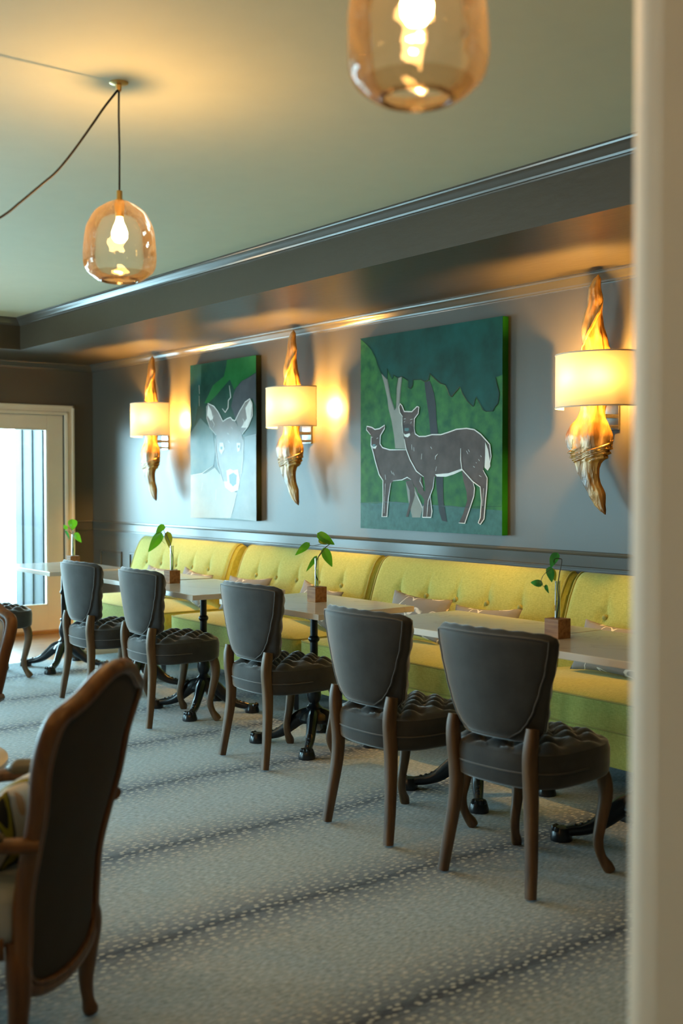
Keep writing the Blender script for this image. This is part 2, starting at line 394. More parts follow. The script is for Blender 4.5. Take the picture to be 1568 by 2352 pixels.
ART_R={"foliage": [[0.0,1.0],[0.054,0.964],[0.09,0.934],[0.125,0.885],[0.139,0.851],[0.164,0.809],[0.213,0.77],[0.213,0.825],[0.233,0.797],[0.252,0.767],[0.262,0.789],[0.296,0.771],[0.324,0.777],[0.372,0.751],[0.371,0.719],[0.39,0.71],[0.404,0.727],[0.406,0.753],[0.464,0.751],[0.492,0.738],[0.519,0.746],[0.526,0.776],[0.559,0.75],[0.599,0.722],[0.634,0.713],[0.651,0.687],[0.66,0.665],[0.677,0.652],[0.694,0.666],[0.733,0.697],[0.75,0.663],[0.779,0.628],[0.82,0.598],[0.83,0.63],[0.837,0.642],[0.862,0.611],[0.882,0.58],[0.902,0.571],[0.942,0.571],[0.954,0.588],[0.974,0.604],[0.983,0.65],[0.97,0.686],[0.958,0.725],[0.999,0.733],[1.0,1.0]],"ground": [[0.003,0.133],[0.131,0.133],[0.27,0.144],[0.385,0.139],[0.569,0.132],[0.691,0.13],[0.777,0.122],[1.0,0.115],[1.0,0.0],[0.0,0.0]],"paletrunk": [[0.164,0.809],[0.213,0.77],[0.227,0.72],[0.237,0.68],[0.27,0.61],[0.28,0.625],[0.284,0.722],[0.296,0.771],[0.324,0.777],[0.312,0.695],[0.306,0.637],[0.332,0.571],[0.341,0.474],[0.359,0.409],[0.273,0.415],[0.264,0.477],[0.245,0.556],[0.221,0.622],[0.212,0.675],[0.188,0.749]],"palelow": [[0.353,0.245],[0.414,0.223],[0.478,0.121],[0.459,0.068],[0.401,0.067],[0.371,0.152]],"darktrunk": [[0.487,0.736],[0.526,0.74],[0.554,0.679],[0.567,0.622],[0.571,0.559],[0.584,0.472],[0.531,0.474],[0.518,0.575],[0.5,0.657]],"darklow": [[0.567,0.276],[0.618,0.272],[0.622,0.154],[0.648,0.052],[0.612,0.057],[0.591,0.104],[0.574,0.216]],"fawn": [[0.085,0.49],[0.056,0.511],[0.052,0.525],[0.059,0.538],[0.095,0.529],[0.12,0.517],[0.156,0.52],[0.196,0.536],[0.198,0.525],[0.185,0.503],[0.163,0.484],[0.16,0.441],[0.18,0.421],[0.234,0.409],[0.359,0.406],[0.424,0.318],[0.47,0.273],[0.479,0.229],[0.423,0.216],[0.395,0.255],[0.329,0.252],[0.261,0.249],[0.242,0.236],[0.226,0.163],[0.214,0.066],[0.176,0.065],[0.182,0.15],[0.183,0.256],[0.153,0.282],[0.124,0.349],[0.104,0.403],[0.089,0.436]],"fawnleg": [[0.353,0.247],[0.381,0.203],[0.385,0.152],[0.356,0.069],[0.372,0.069],[0.394,0.126],[0.418,0.178],[0.414,0.223],[0.395,0.255]],"doefar": [[0.461,0.273],[0.483,0.203],[0.533,0.178],[0.546,0.103],[0.537,0.071],[0.514,0.071],[0.514,0.128],[0.469,0.178],[0.442,0.191],[0.423,0.235]],"doe": [[0.332,0.574],[0.313,0.591],[0.304,0.624],[0.314,0.64],[0.328,0.628],[0.344,0.599],[0.375,0.593],[0.4,0.595],[0.417,0.611],[0.438,0.619],[0.452,0.615],[0.447,0.584],[0.419,0.56],[0.418,0.51],[0.425,0.484],[0.453,0.47],[0.499,0.469],[0.544,0.476],[0.606,0.474],[0.659,0.484],[0.711,0.496],[0.778,0.498],[0.828,0.49],[0.869,0.467],[0.902,0.439],[0.901,0.395],[0.893,0.336],[0.885,0.3],[0.911,0.264],[0.909,0.216],[0.901,0.157],[0.892,0.073],[0.868,0.047],[0.855,0.054],[0.868,0.078],[0.875,0.157],[0.864,0.222],[0.819,0.247],[0.748,0.305],[0.692,0.281],[0.64,0.27],[0.562,0.271],[0.553,0.216],[0.519,0.153],[0.519,0.071],[0.479,0.07],[0.485,0.127],[0.497,0.216],[0.486,0.27],[0.433,0.299],[0.387,0.357],[0.359,0.409],[0.345,0.461],[0.336,0.481],[0.329,0.539]],"doehind": [[0.745,0.302],[0.756,0.253],[0.777,0.198],[0.781,0.156],[0.755,0.094],[0.728,0.05],[0.768,0.049],[0.806,0.132],[0.827,0.18],[0.831,0.216],[0.821,0.245]],"belly": [[0.565,0.282],[0.658,0.287],[0.745,0.308],[0.75,0.3],[0.692,0.281],[0.64,0.27],[0.578,0.271]],"tail": [[0.897,0.431],[0.914,0.395],[0.925,0.347],[0.929,0.317],[0.913,0.297],[0.893,0.312],[0.896,0.365]],"taildark": [[0.902,0.439],[0.926,0.418],[0.935,0.364],[0.925,0.335],[0.914,0.395]],"chin": [[0.334,0.494],[0.35,0.483],[0.383,0.489],[0.388,0.479],[0.369,0.468],[0.345,0.474]],"face": [[0.332,0.532],[0.374,0.537],[0.416,0.516],[0.411,0.497],[0.379,0.482],[0.346,0.487]],"fawnchin": [[0.092,0.436],[0.109,0.426],[0.137,0.434],[0.124,0.417],[0.102,0.419]],"nose": [[0.346,0.516],[0.377,0.515],[0.381,0.503],[0.365,0.498],[0.346,0.503]],"fawnnose": [[0.098,0.44],[0.125,0.441],[0.124,0.429],[0.106,0.425]]}
STR_R=[[[0.085,0.49],[0.052,0.518],[0.056,0.536],[0.095,0.529],[0.12,0.517],[0.156,0.52],[0.196,0.536],[0.195,0.519],[0.163,0.484],[0.16,0.441],[0.18,0.421],[0.234,0.409],[0.359,0.406]],[[0.09,0.483],[0.089,0.436],[0.104,0.403],[0.124,0.349],[0.153,0.282],[0.183,0.252],[0.184,0.15],[0.176,0.065],[0.214,0.066],[0.226,0.163],[0.244,0.239]],[[0.261,0.25],[0.329,0.255],[0.367,0.268],[0.395,0.256]],[[0.332,0.574],[0.311,0.595],[0.304,0.624],[0.314,0.64],[0.328,0.628],[0.344,0.599],[0.4,0.595],[0.438,0.619],[0.452,0.615],[0.447,0.584],[0.419,0.56],[0.418,0.51]],[[0.418,0.51],[0.425,0.484],[0.453,0.47],[0.499,0.469],[0.544,0.476],[0.606,0.474],[0.659,0.484],[0.711,0.496],[0.778,0.498],[0.828,0.49],[0.869,0.467],[0.902,0.439],[0.926,0.418],[0.935,0.364],[0.927,0.329]],[[0.885,0.3],[0.911,0.264],[0.909,0.216],[0.901,0.157],[0.892,0.073],[0.868,0.047],[0.855,0.054],[0.868,0.078],[0.875,0.157],[0.867,0.222],[0.819,0.247],[0.748,0.305],[0.74,0.35],[0.74,0.405]],[[0.821,0.245],[0.831,0.216],[0.827,0.18],[0.806,0.132],[0.768,0.049],[0.728,0.05]],[[0.345,0.461],[0.359,0.409],[0.387,0.357],[0.433,0.299],[0.486,0.27]],[[0.562,0.271],[0.553,0.216],[0.519,0.153],[0.509,0.071]],[[0.465,0.267],[0.46,0.248],[0.483,0.216]],[[0.483,0.127],[0.479,0.07],[0.539,0.071],[0.546,0.1],[0.533,0.178]],[[0.329,0.574],[0.327,0.539],[0.334,0.491]],[[0.341,0.561],[0.356,0.562]],[[0.389,0.556],[0.407,0.558]],[[0.343,0.545],[0.351,0.551]],[[0.393,0.536],[0.398,0.546]],[[0.093,0.476],[0.103,0.477]],[[0.133,0.468],[0.145,0.473]],[[0.399,0.431],[0.402,0.405]],[[0.415,0.417],[0.417,0.398]],[[0.473,0.384],[0.47,0.356]],[[0.535,0.417],[0.545,0.406]],[[0.568,0.354],[0.57,0.369],[0.586,0.381]],[[0.577,0.319],[0.571,0.298]],[[0.778,0.392],[0.788,0.377]],[[0.79,0.398],[0.799,0.386]],[[0.869,0.369],[0.875,0.361]],[[0.856,0.351],[0.863,0.343]],[[0.84,0.337],[0.844,0.333]],[[0.86,0.276],[0.875,0.269]],[[0.823,0.319],[0.832,0.313]],[[0.201,0.282],[0.205,0.256]],[[0.247,0.301],[0.257,0.285]],[[0.262,0.294],[0.271,0.278]],[[0.423,0.197],[0.46,0.146],[0.478,0.115]],[[0.889,0.216],[0.883,0.133]],[[0.202,0.236],[0.193,0.084]]]
ART_L={"green": [[0.581,1.0],[0.998,0.999],[0.997,0.897],[0.866,0.869],[0.778,0.851],[0.688,0.806],[0.622,0.874],[0.506,0.825],[0.411,0.783],[0.291,0.741],[0.23,0.743],[0.367,0.851],[0.532,0.898],[0.568,0.96]],"dusk": [[0.996,0.892],[0.998,0.69],[0.95,0.742],[0.874,0.732],[0.774,0.673],[0.705,0.629],[0.64,0.706],[0.676,0.779],[0.71,0.814],[0.8,0.855],[0.887,0.868]],"teal": [[0.0,1.0],[0.182,0.998],[0.176,0.881],[0.119,0.729],[0.062,0.594],[0.0,0.556]],"mist": [[0.0,0.556],[0.164,0.649],[0.355,0.565],[0.397,0.427],[0.369,0.33],[0.245,0.291],[0.006,0.283]],"neck": [[0.006,0.283],[0.245,0.291],[0.393,0.329],[0.463,0.289],[0.693,0.176],[0.721,0.171],[0.68,0.093],[0.626,0.01],[0.0,0.0]],"right": [[0.826,0.513],[0.998,0.526],[1.0,0.0],[0.626,0.01],[0.721,0.171],[0.787,0.287]],"earl": [[0.291,0.74],[0.385,0.717],[0.454,0.676],[0.522,0.617],[0.489,0.551],[0.418,0.532],[0.32,0.585],[0.274,0.645],[0.266,0.723]],"earr": [[0.907,0.742],[0.945,0.72],[0.952,0.638],[0.893,0.576],[0.804,0.527],[0.749,0.571],[0.71,0.629],[0.774,0.682]],"head": [[0.522,0.617],[0.638,0.636],[0.705,0.61],[0.793,0.532],[0.825,0.475],[0.812,0.382],[0.787,0.287],[0.751,0.21],[0.693,0.176],[0.601,0.191],[0.52,0.23],[0.441,0.339],[0.409,0.437],[0.413,0.524]],"innl": [[0.29,0.733],[0.341,0.691],[0.37,0.641],[0.329,0.628],[0.275,0.664]],"innr": [[0.917,0.734],[0.943,0.702],[0.926,0.621],[0.871,0.567],[0.789,0.57],[0.872,0.623],[0.851,0.688]],"muz": [[0.57,0.308],[0.628,0.319],[0.674,0.309],[0.743,0.316],[0.768,0.249],[0.744,0.186],[0.647,0.173],[0.555,0.201],[0.528,0.24],[0.584,0.24]],"nose": [[0.609,0.279],[0.674,0.295],[0.726,0.278],[0.718,0.225],[0.671,0.208],[0.619,0.23]],"eyel": [[0.471,0.484],[0.522,0.483],[0.544,0.444],[0.496,0.408],[0.464,0.436]],"eyer": [[0.724,0.478],[0.782,0.476],[0.772,0.43],[0.736,0.421]],"pupl": [[0.481,0.46],[0.517,0.459],[0.511,0.44],[0.485,0.44]],"pupr": [[0.742,0.463],[0.769,0.463],[0.764,0.447],[0.744,0.447]]}
STR_L=[[[0.291,0.74],[0.385,0.717],[0.454,0.676],[0.522,0.617],[0.592,0.633],[0.638,0.638],[0.665,0.621],[0.705,0.615],[0.774,0.673],[0.852,0.724],[0.917,0.741],[0.949,0.711],[0.952,0.638],[0.893,0.576],[0.804,0.527]],[[0.27,0.722],[0.274,0.645],[0.32,0.585],[0.418,0.532]],[[0.621,0.837],[0.641,0.762],[0.607,0.745],[0.601,0.699],[0.559,0.672],[0.513,0.698]],[[0.151,0.863],[0.158,0.805]],[[0.152,0.795],[0.154,0.728]],[[0.383,0.66],[0.358,0.632],[0.392,0.602],[0.375,0.583]],[[0.817,0.625],[0.838,0.605],[0.816,0.578]],[[0.401,0.515],[0.412,0.437],[0.446,0.339],[0.525,0.23]],[[0.826,0.513],[0.816,0.381],[0.792,0.287]],[[0.721,0.171],[0.68,0.093],[0.631,0.014]],[[0.416,0.191],[0.409,0.121]],[[0.205,0.231],[0.185,0.181]],[[0.044,0.283],[0.196,0.292],[0.369,0.34]],[[0.589,0.543],[0.612,0.533]],[[0.647,0.579],[0.67,0.564]],[[0.599,0.495],[0.622,0.48]]]
SKY = 33.0
# ------------------------------------------------------------------ the room
WX, WY = 4.64, 9.89        # banquette wall, far wall
LX, BY = -3.6, -1.6        # window wall on the left, wall behind
HC, HS = 2.73, 2.475       # raised ceiling, soffit underside
SX, SY = 3.60, 9.04        # soffit faces
DOORS = [(3.354, 4.354), (2.354, 3.354), (1.0, 2.0), (0.0, 1.0), (-2.2, -1.2), (-1.2, -.2)]
b = MB(); b.box((LX, BY, -.1), (WX, WY + .12, -.008))
struct(b.build('floor', M['planks'], smooth=False))
b = MB(); b.box((LX, BY, -.0075), (WX - .002, 8.37, 0))
tag(b.build('carpet', M['carpet'], smooth=False), 'blue grey speckled carpet with dark dotted stripes covering most of the floor', 'carpet')
b = MB(); b.box((LX, BY, HC), (SX, SY, HC + .1))
struct(b.build('ceiling', M['ceiling'], smooth=False))
# dropped soffits: along the banquette wall and along the far wall
b = MB()
pts = [(SX, BY), (SX, SY), (LX, SY), (LX, WY), (WX, WY), (WX, BY)]
n = 6; vs = [(x, y, HS) for x, y in pts] + [(x, y, HC + .1) for x, y in pts]
b.add(vs, [tuple(range(n)), tuple(range(n, 2 * n))[::-1]] + [(i, i + n, (i + 1) % n + n, (i + 1) % n) for i in range(n)])
struct(b.build('ceiling_soffit', M['soffit'], smooth=False))
# walls
b = MB(); b.box((WX, BY, -.1), (WX + .12, WY + .12, HC + .1))
struct(b.build('wall_right', M['wall'], smooth=False))
def wall_with_openings(name, axis, at, thick, lo, hi, opens, m):
    """opens: (a0,a1,z0,z1) along the wall"""
    b = MB()
    def bx(a0, a1, z0, z1):
        if a1 - a0 < 1e-4 or z1 - z0 < 1e-4: return
        if axis == 1: b.box((a0, at, z0), (a1, at + thick, z1))
        else: b.box((at, a0, z0), (at + thick, a1, z1))
    cur = lo
    for a0, a1, z0, z1 in sorted(opens):
        bx(cur, a0, -.1, HC + .1); bx(a0, a1, -.1, z0); bx(a0, a1, z1, HC + .1); cur = a1
    bx(cur, hi, -.1, HC + .1)
    return struct(b.build(name, m, smooth=False))
DZ = 2.0
groups = [(2.354, 4.354), (0.0, 2.0), (-2.2, -.2)]
wall_with_openings('wall_back', 1, WY, .12, LX, WX, [(a, c, -.008, DZ) for a, c in groups], M['wall'])
WIN = [(6.7, 7.7), (8.0, 9.3)]
wall_with_openings('wall_left', 0, LX - .12, .12, BY, WY + .12, [(a, c, .55, 2.15) for a, c in WIN], M['wall'])
b = MB(); b.box((LX, BY - .12, -.1), (WX, BY, HC + .1)); struct(b.build('wall_front', M['wall'], smooth=False))
# glazed doors with casing
DN = 0
for gi, (a, c) in enumerate(groups):
    DN += 1
    b = MB(); cw = .088
    for (x0, x1, z0, z1) in ((a - cw, a, 0, DZ + cw), (c, c + cw, 0, DZ + cw), (a, c, DZ, DZ + cw)):
        b.box((x0, WY - .022, z0), (x1, WY, z1))
    for (x0, x1, z0, z1) in ((a - cw, a - cw + .022, 0, DZ + cw), (c + cw - .022, c + cw, 0, DZ + cw), (a - cw, c + cw, DZ + cw - .022, DZ + cw)):
        b.box((x0, WY - .034, z0), (x1, WY - .022, z1))
    for (x0, x1, z0, z1) in ((a - .03, a - .012, 0, DZ + .03), (c + .012, c + .03, 0, DZ + .03), (a - .03, c + .03, DZ + .012, DZ + .03)):
        b.box((x0, WY - .029, z0), (x1, WY - .022, z1))
    struct(b.build('trim_%d' % DN, M['cream'], smooth=False, bevel=.004))
    for k in range(2):
        x0 = a + k * 1.0; x1 = x0 + 1.0
        yd = WY + .03
        b = MB(); st = .153
        b.box((x0, yd, .018), (x0 + st, yd + .045, DZ)); b.box((x1 - st, yd, .018), (x1, yd + .045, DZ))
        b.box((x0 + st, yd, .018), (x1 - st, yd + .045, .245)); b.box((x0 + st, yd, 1.872), (x1 - st, yd + .045, DZ))
        for (p, q, r, s_) in ((x0 + st, x0 + st + .012, .245, 1.872), (x1 - st - .012, x1 - st, .245, 1.872), (x0 + st, x1 - st, .245, .257), (x0 + st, x1 - st, 1.86, 1.872)):
            b.box((p, yd + .004, r), (q, yd + .041, s_))
        d = b.build('door_%d' % (gi * 2 + k + 1), M['cream'], smooth=False, bevel=.003); struct(d)
        b = MB(); b.box((x0 + st, yd + .02, .25), (x1 - st, yd + .026, 1.87)); b.build('glass_pane', M['pane'], d, smooth=False)
    b = MB(); b.box((a - cw, WY - .045, -.008), (c + cw, WY + .1, .018)); struct(b.build('trim_%d' % (DN + 20), M['oak'], smooth=False, bevel=.003))
for i, (a, c) in enumerate(WIN):
    b = MB(); x = LX - .08; z0, z1 = .55, 2.15; w = .06
    for (p, q, r, s_) in ((a, a + w, z0, z1), (c - w, c, z0, z1), (a, c, z0, z0 + w), (a, c, z1 - w, z1), ((a + c) / 2 - .02, (a + c) / 2 + .02, z0, z1)):
        b.box((x, p, r), (x + .05, q, s_))
    for (p, q, r, s_) in ((a - .08, a, z0 - .08, z1 + .08), (c, c + .08, z0 - .08, z1 + .08), (a, c, z1, z1 + .08), (a, c, z0 - .08, z0)):
        b.box((LX, p, r), (LX + .02, q, s_))
    o = struct(b.build('window_%d' % (i + 1), M['cream'], smooth=False, bevel=.003))
    b = MB(); b.box((x + .02, a + w, z0 + w), (x + .026, c - w, z1 - w)); b.build('glass_pane', M['pane'], o, smooth=False)

# crown mouldings: profile (out, down) as stacked coves
def crown(name, path, out_dirs, z, h, pr):
    """path: corner points on the wall line, mitred; out_dirs: offset directions at each point"""
    prof = [(0, -h), (.10, -h), (.12, -h * .9), (.25, -h * .86), (.30, -h * .72), (.42, -h * .62), (.55, -h * .42), (.72, -h * .27), (.86, -h * .22), (.90, -h * .10), (1, -h * .08), (1, 0), (0, 0)]
    b = MB(); n = len(prof); vs = []; fs = []
    for (p, d) in zip(path, out_dirs):
        for o_, dz in prof: vs.append((p[0] + d[0] * o_ * pr, p[1] + d[1] * o_ * pr, z + dz))
    for i in range(len(path) - 1):
        for j in range(n): fs.append((i * n + j, i * n + (j + 1) % n, (i + 1) * n + (j + 1) % n, (i + 1) * n + j))
    fs.append(tuple(range(n))); fs.append(tuple((len(path) - 1) * n + j for j in range(n)))
    b.add(vs, fs); return struct(b.build(name, M['wall_trim'], autosmooth=28))
crown('trim_31', [(SX, BY), (SX, SY), (LX, SY)], [(-1, 0), (-1, -1), (0, -1)], HC, .062, .055)
crown('trim_32', [(WX, BY), (WX, WY), (LX, WY)], [(-1, 0), (-1, -1), (0, -1)], HS, .066, .055)
# chair rail band, wainscot frames, skirting
b = MB()
def rail_profile(x0, sgn):
    return [(x0, .930), (x0 + sgn * .012, .932), (x0 + sgn * .012, .941), (x0 + sgn * .007, .945), (x0 + sgn * .008, 1.003), (x0 + sgn * .015, 1.006), (x0 + sgn * .018, 1.015), (x0 + sgn * .015, 1.024), (x0, 1.026)]
b.prism(rail_profile(WX, -1), (BY, WY), 1)
struct(b.build('trim_33', M['wall_trim'], autosmooth=30))
b = MB(); b.prism([(WY + (x - 0), z) for x, z in rail_profile(0, -1)], (4.354 + .088, WX - .018), 0)
struct(b.build('trim_34', M['wall_trim'], autosmooth=30))
b = MB(); y = 9.73; w = .43; gap = .155
while y - w > 0:
    for (p, q, r, s_) in ((y - w, y, .74, .755), (y - w, y, .16, .175), (y - .015, y, .16, .755), (y - w, y - w + .015, .16, .755)):
        b.box((WX - .012, p, r), (WX, q, s_))
    y -= w + gap
struct(b.build('trim_35', M['wall_trim'], smooth=False, bevel=.003))
b = MB(); b.box((WX - .015, BY, -.008), (WX, WY, .11)); struct(b.build('baseboard_right', M['wall_trim'], smooth=False, bevel=.003))
b = MB(); b.box((4.354 + .088, WY - .015, -.008), (WX - .015, WY, .11)); struct(b.build('baseboard_back', M['wall_trim'], smooth=False, bevel=.003))
# near partition beside the camera: rounded end, flat face
PX = 1.08; k = PX / 1.0
b = MB()
yE = .812; yT = yE + .062
poly = [(PX, BY), (PX, yE), (PX + .004, yE + .004)]
for i in range(1, 9):
    a = i / 8 * pi / 2
    poly.append((PX + .004 + .05 * (1 - cos(a)), yE + .004 + (yT - yE) * sin(a)))
poly += [(PX + .16, poly[-1][1]), (PX + .16, BY)]
b.prism(poly, (-.008, HC), 2)
struct(b.build('wall_near', M['post'], autosmooth=30))

# outside: deck, siding, railing
b = MB(); b.box((LX - 1, WY + .14, -.22), (6.5, 12.3, -.12)); struct(b.build('deck_floor', M['deck'], smooth=False))
b = MB(); b.box((4.56, WY + .14, -.12), (4.7, 11.62, 3.0))
y = 10.05
while y < 11.6:
    b.box((4.545, y, -.12), (4.56, y + .05, 3.0), 1); y += .27
struct(b.build('wall_outside', [M['batten'], M['groove']], smooth=False))
rl = empty('deck_railing', (3.0, 11.95, -.12), 0, 'white deck railing outside the glass door', 'railing')
b = MB(); b.box((-5.5, -.035, 1.09), (1.62, .035, 1.15)); b.build('top_rail', M['rail_white'], rl, smooth=False, bevel=.004)
b = MB(); b.box((-5.5, -.02, .16), (1.62, .02, .22)); b.build('bottom_rail', M['rail_white'], rl, smooth=False, bevel=.004)
for i in range(24):
    b = MB(); x = 1.52 - i * .20; b.box((x - .02, -.02, .22), (x + .02, .02, 1.09)); b.build('baluster', M['rail_white'], rl, smooth=False)
b = MB(); b.box((4.02, 11.3, -.12), (4.25, 11.45, 1.07)); b.box((4.0, 11.28, 1.07), (4.27, 11.47, 1.10))
tag(b.build('deck_post', M['darkpost'], smooth=False, bevel=.004), 'dark blue grey post on the deck seen through the left edge of the door glass', 'post')
# ------------------------------------------------------------------ dining chair
def wback(z):      # half width of the back at height z
    return lerp([(.515, .075), (.525, .10), (.55, .138), (.58, .163), (.62, .186), (.69, .212), (.76, .235), (.83, .249), (.865, .254)], z)[0]
def wfront(z):
    return lerp([(.515, .170), (.55, .196), (.62, .210), (.69, .220), (.76, .240), (.83, .253), (.865, .258)], z)[0]
def xback(y, z):   # rear surface centre line: leaning back and curved round the sitter
    return -.225 - (z - .52) * .13 + 1.0 * y * y
def make_chair():
    root = empty('dining_chair', (0, 0, 0), 0, 'x', 'chair', 'tufted grey velvet dining chairs')
    # back pad
    b = MB(); NU, NV = 40, 36
    z0, z1 = .515, .872
    def topz(s): return z1 + .006 * (1 - s * s) - .010 * abs(s) ** 10
    def surf(front):
        def fn(u, v):
            s = u * 2 - 1; zz = z0 + (topz(s) - z0) * v; h = (wfront if front else wback)(min(zz, .865)); y = s * h
            t2 = 2 * v - 1
            e = max(0, (1 - abs(s) ** 9)) ** .4 * max(0, (1 - abs(t2) ** 12)) ** .4
            xc = xback(y, zz) + .037
            if not front: return (xc - .016 * e - .018 - .008 * e * (1 - s * s), y, zz)
            p = (y + .0) / .085; q = (zz - .6) / .085
            cr = min(abs(sin(pi * (p + q) / 1)), 1) * min(abs(sin(pi * (p - q) / 1)), 1)
            return (xc + .042 * e + .016 * e * cr ** .5, y, zz)
        return fn
    b.grid(surf(False), NU, NV); b.grid(surf(True), NU, NV)
    # rim strip joining both skins, gathered into folds at the top
    rim = []
    K = 120
    def border(t):
        t = t % 1.0
        if t < .25: return t / .25, 1.0
        if t < .5: return 1.0, 1 - (t - .25) / .25
        if t < .75: return 1 - (t - .5) / .25, 0.0
        return 0.0, (t - .75) / .25
    def rimfn(u, v):
        uu, vv = border(u); A = Vector(surf(False)(uu, vv)); B = Vector(surf(True)(uu, vv))
        B = B + Vector((.010, 0, 0)); A = A - Vector((.012, 0, 0)) if False else A
        p = A.lerp(B, v)
        out = Vector((0, (uu - .5) * 2 if vv not in (0.0, 1.0) else 0, 1 if vv == 1.0 else -1 if vv == 0.0 else 0))
        fold = .0045 * abs(sin(uu * pi * 7)) if vv == 1.0 else 0
        return p + out * ((.010 + fold) * sin(pi * v))
    b.grid(rimfn, K, 6, cu=True)
    b.build('backrest', M['velvet'], root, autosmooth=0)
    # piping round the rear face
    pts = []
    for i in range(97):
        t = i / 96; uu, vv = border(t + .001)
        uu = .5 + (uu - .5) * .975; vv = .5 + (vv - .5) * .975
        p = Vector(surf(False)(uu, vv)); pts.append(p + Vector((-.002, 0, 0)))
    b = MB(); b.tube(pts, .0034, 6); b.build('piping', M['velvet_pipe'], root)
    # seat
    b = MB()
    def hw(x):     # half width of the seat
        return lerp([(-.21, .175), (-.19, .195), (-.12, .222), (0, .245), (.10, .25), (.17, .235), (.22, .19), (.25, .12), (.262, .03)], x)[0]
    X0, X1 = -.215, .28
    def rim_pt(a):
        ca, sa = cos(a), sin(a)
        ex = .62 if ca > 0 else .42
        x = .025 + (.250 if ca > 0 else .240) * (abs(ca) ** ex) * (1 if ca > 0 else -1)
        y = .248 * (abs(sa) ** .72) * (1 if sa > 0 else -1) * (1 - .16 * (ca < 0) * abs(ca))
        return x, y
    def seat_side(u, v):
        a = u * 2 * pi; x, y = rim_pt(a)
        pr = lerp([(0, .93, .350), (.12, .985, .358), (.40, 1.0, .395), (.46, .992, .405), (.52, 1.0, .415), (.8, 1.0, .445), (1, .975, .468)], v)
        return (.02 + (x - .02) * pr[0], y * pr[0], pr[1])
    b.grid(seat_side, 64, 12, cu=True)
    SP = .082
    def topf(u, v):
        a = u * 2 * pi; x, y = rim_pt(a); r = v
        x = .02 + (x - .02) * .975 * r; y = y * .975 * r
        p = (x - .02) / SP; q = y / SP
        cr = abs(sin(pi * (p + q) * .7)) * abs(sin(pi * (p - q) * .7))
        e = max(0, 1 - r ** 6)
        return (x, y, .468 + .014 * e + .036 * (cr ** .6) * e - .008 * e)
    b.grid(topf, 96, 22, cu=True)
    b.add([(.02 + (rim_pt(2 * pi * j / 24)[0] - .02) * .93, rim_pt(2 * pi * j / 24)[1] * .93, .350) for j in range(24)], [tuple(range(24))])
    b.build('seat', M['velvet'], root, autosmooth=0)
    pts = [(.02 + (rim_pt(2 * pi * j / 72)[0] - .02) * 1.004, rim_pt(2 * pi * j / 72)[1] * 1.004, .406) for j in range(18, 55)]
    b = MB(); b.tube(pts, .0032, 6); b.build('piping', M['velvet_pipe'], root)
    # legs
    for sy in (1, -1):
        b = MB()
        P = spline([(-.225, sy * .196, 0), (-.207, sy * .185, .12), (-.190, sy * .170, .26), (-.188, sy * .166, .36), (-.198, sy * .170, .46), (-.195, sy * .174, .52), (-.188, sy * .174, .56)], 20)
        rad = [lerp([(0, .0165, .0165), (.5, .021, .023), (.8, .019, .024), (1, .016, .022)], i / 20) for i in range(21)]
        b.tube(P, [(r[0] * 1.05, r[1] * 1.05) for r in rad], 12, sq=.5)
        b.build('leg', M['leg'], root, autosmooth=50)
    for sy in (1, -1):
        b = MB()
        P = spline([(.175, sy * .165, .385), (.198, sy * .188, .34), (.203, sy * .196, .27), (.186, sy * .19, .18), (.170, sy * .188, .11), (.182, sy * .196, .05), (.212, sy * .212, .0)], 20)
        rad = [lerp([(0, .026), (.25, .026), (.6, .019), (.85, .0165), (.95, .021), (1, .019)], i / 20)[0] for i in range(21)]
        b.tube(P, [(r, r) for r in rad], 12, sq=.6)
        b.build('leg', M['leg'], root, autosmooth=50)
    return root
chair = make_chair()
chairs = [   # x, y, turn, label
    (2.975, 2.79, 5, 'grey velvet dining chair nearest the camera, its wide back mostly in shade'),
    (2.975, 3.487, 0, 'grey velvet dining chair second from the right, at the longer joined white tables'),
    (3.225, 4.712, 0, 'grey velvet dining chair in front of the table with the five-leaf sprig'),
    (3.22, 5.86, -2, 'grey velvet dining chair at the table of the sprig with three drooping leaves'),
    (3.20, 6.63, 0, 'grey velvet dining chair with its back seen just right of the glass door'),
    (2.905, 7.90, 2, 'grey velvet dining chair at the left edge with only its seat and front legs showing')]
for i, (x, y, a, lb) in enumerate(chairs): inst(chair, i > 0, (x, y, .006), radians(a), lb)

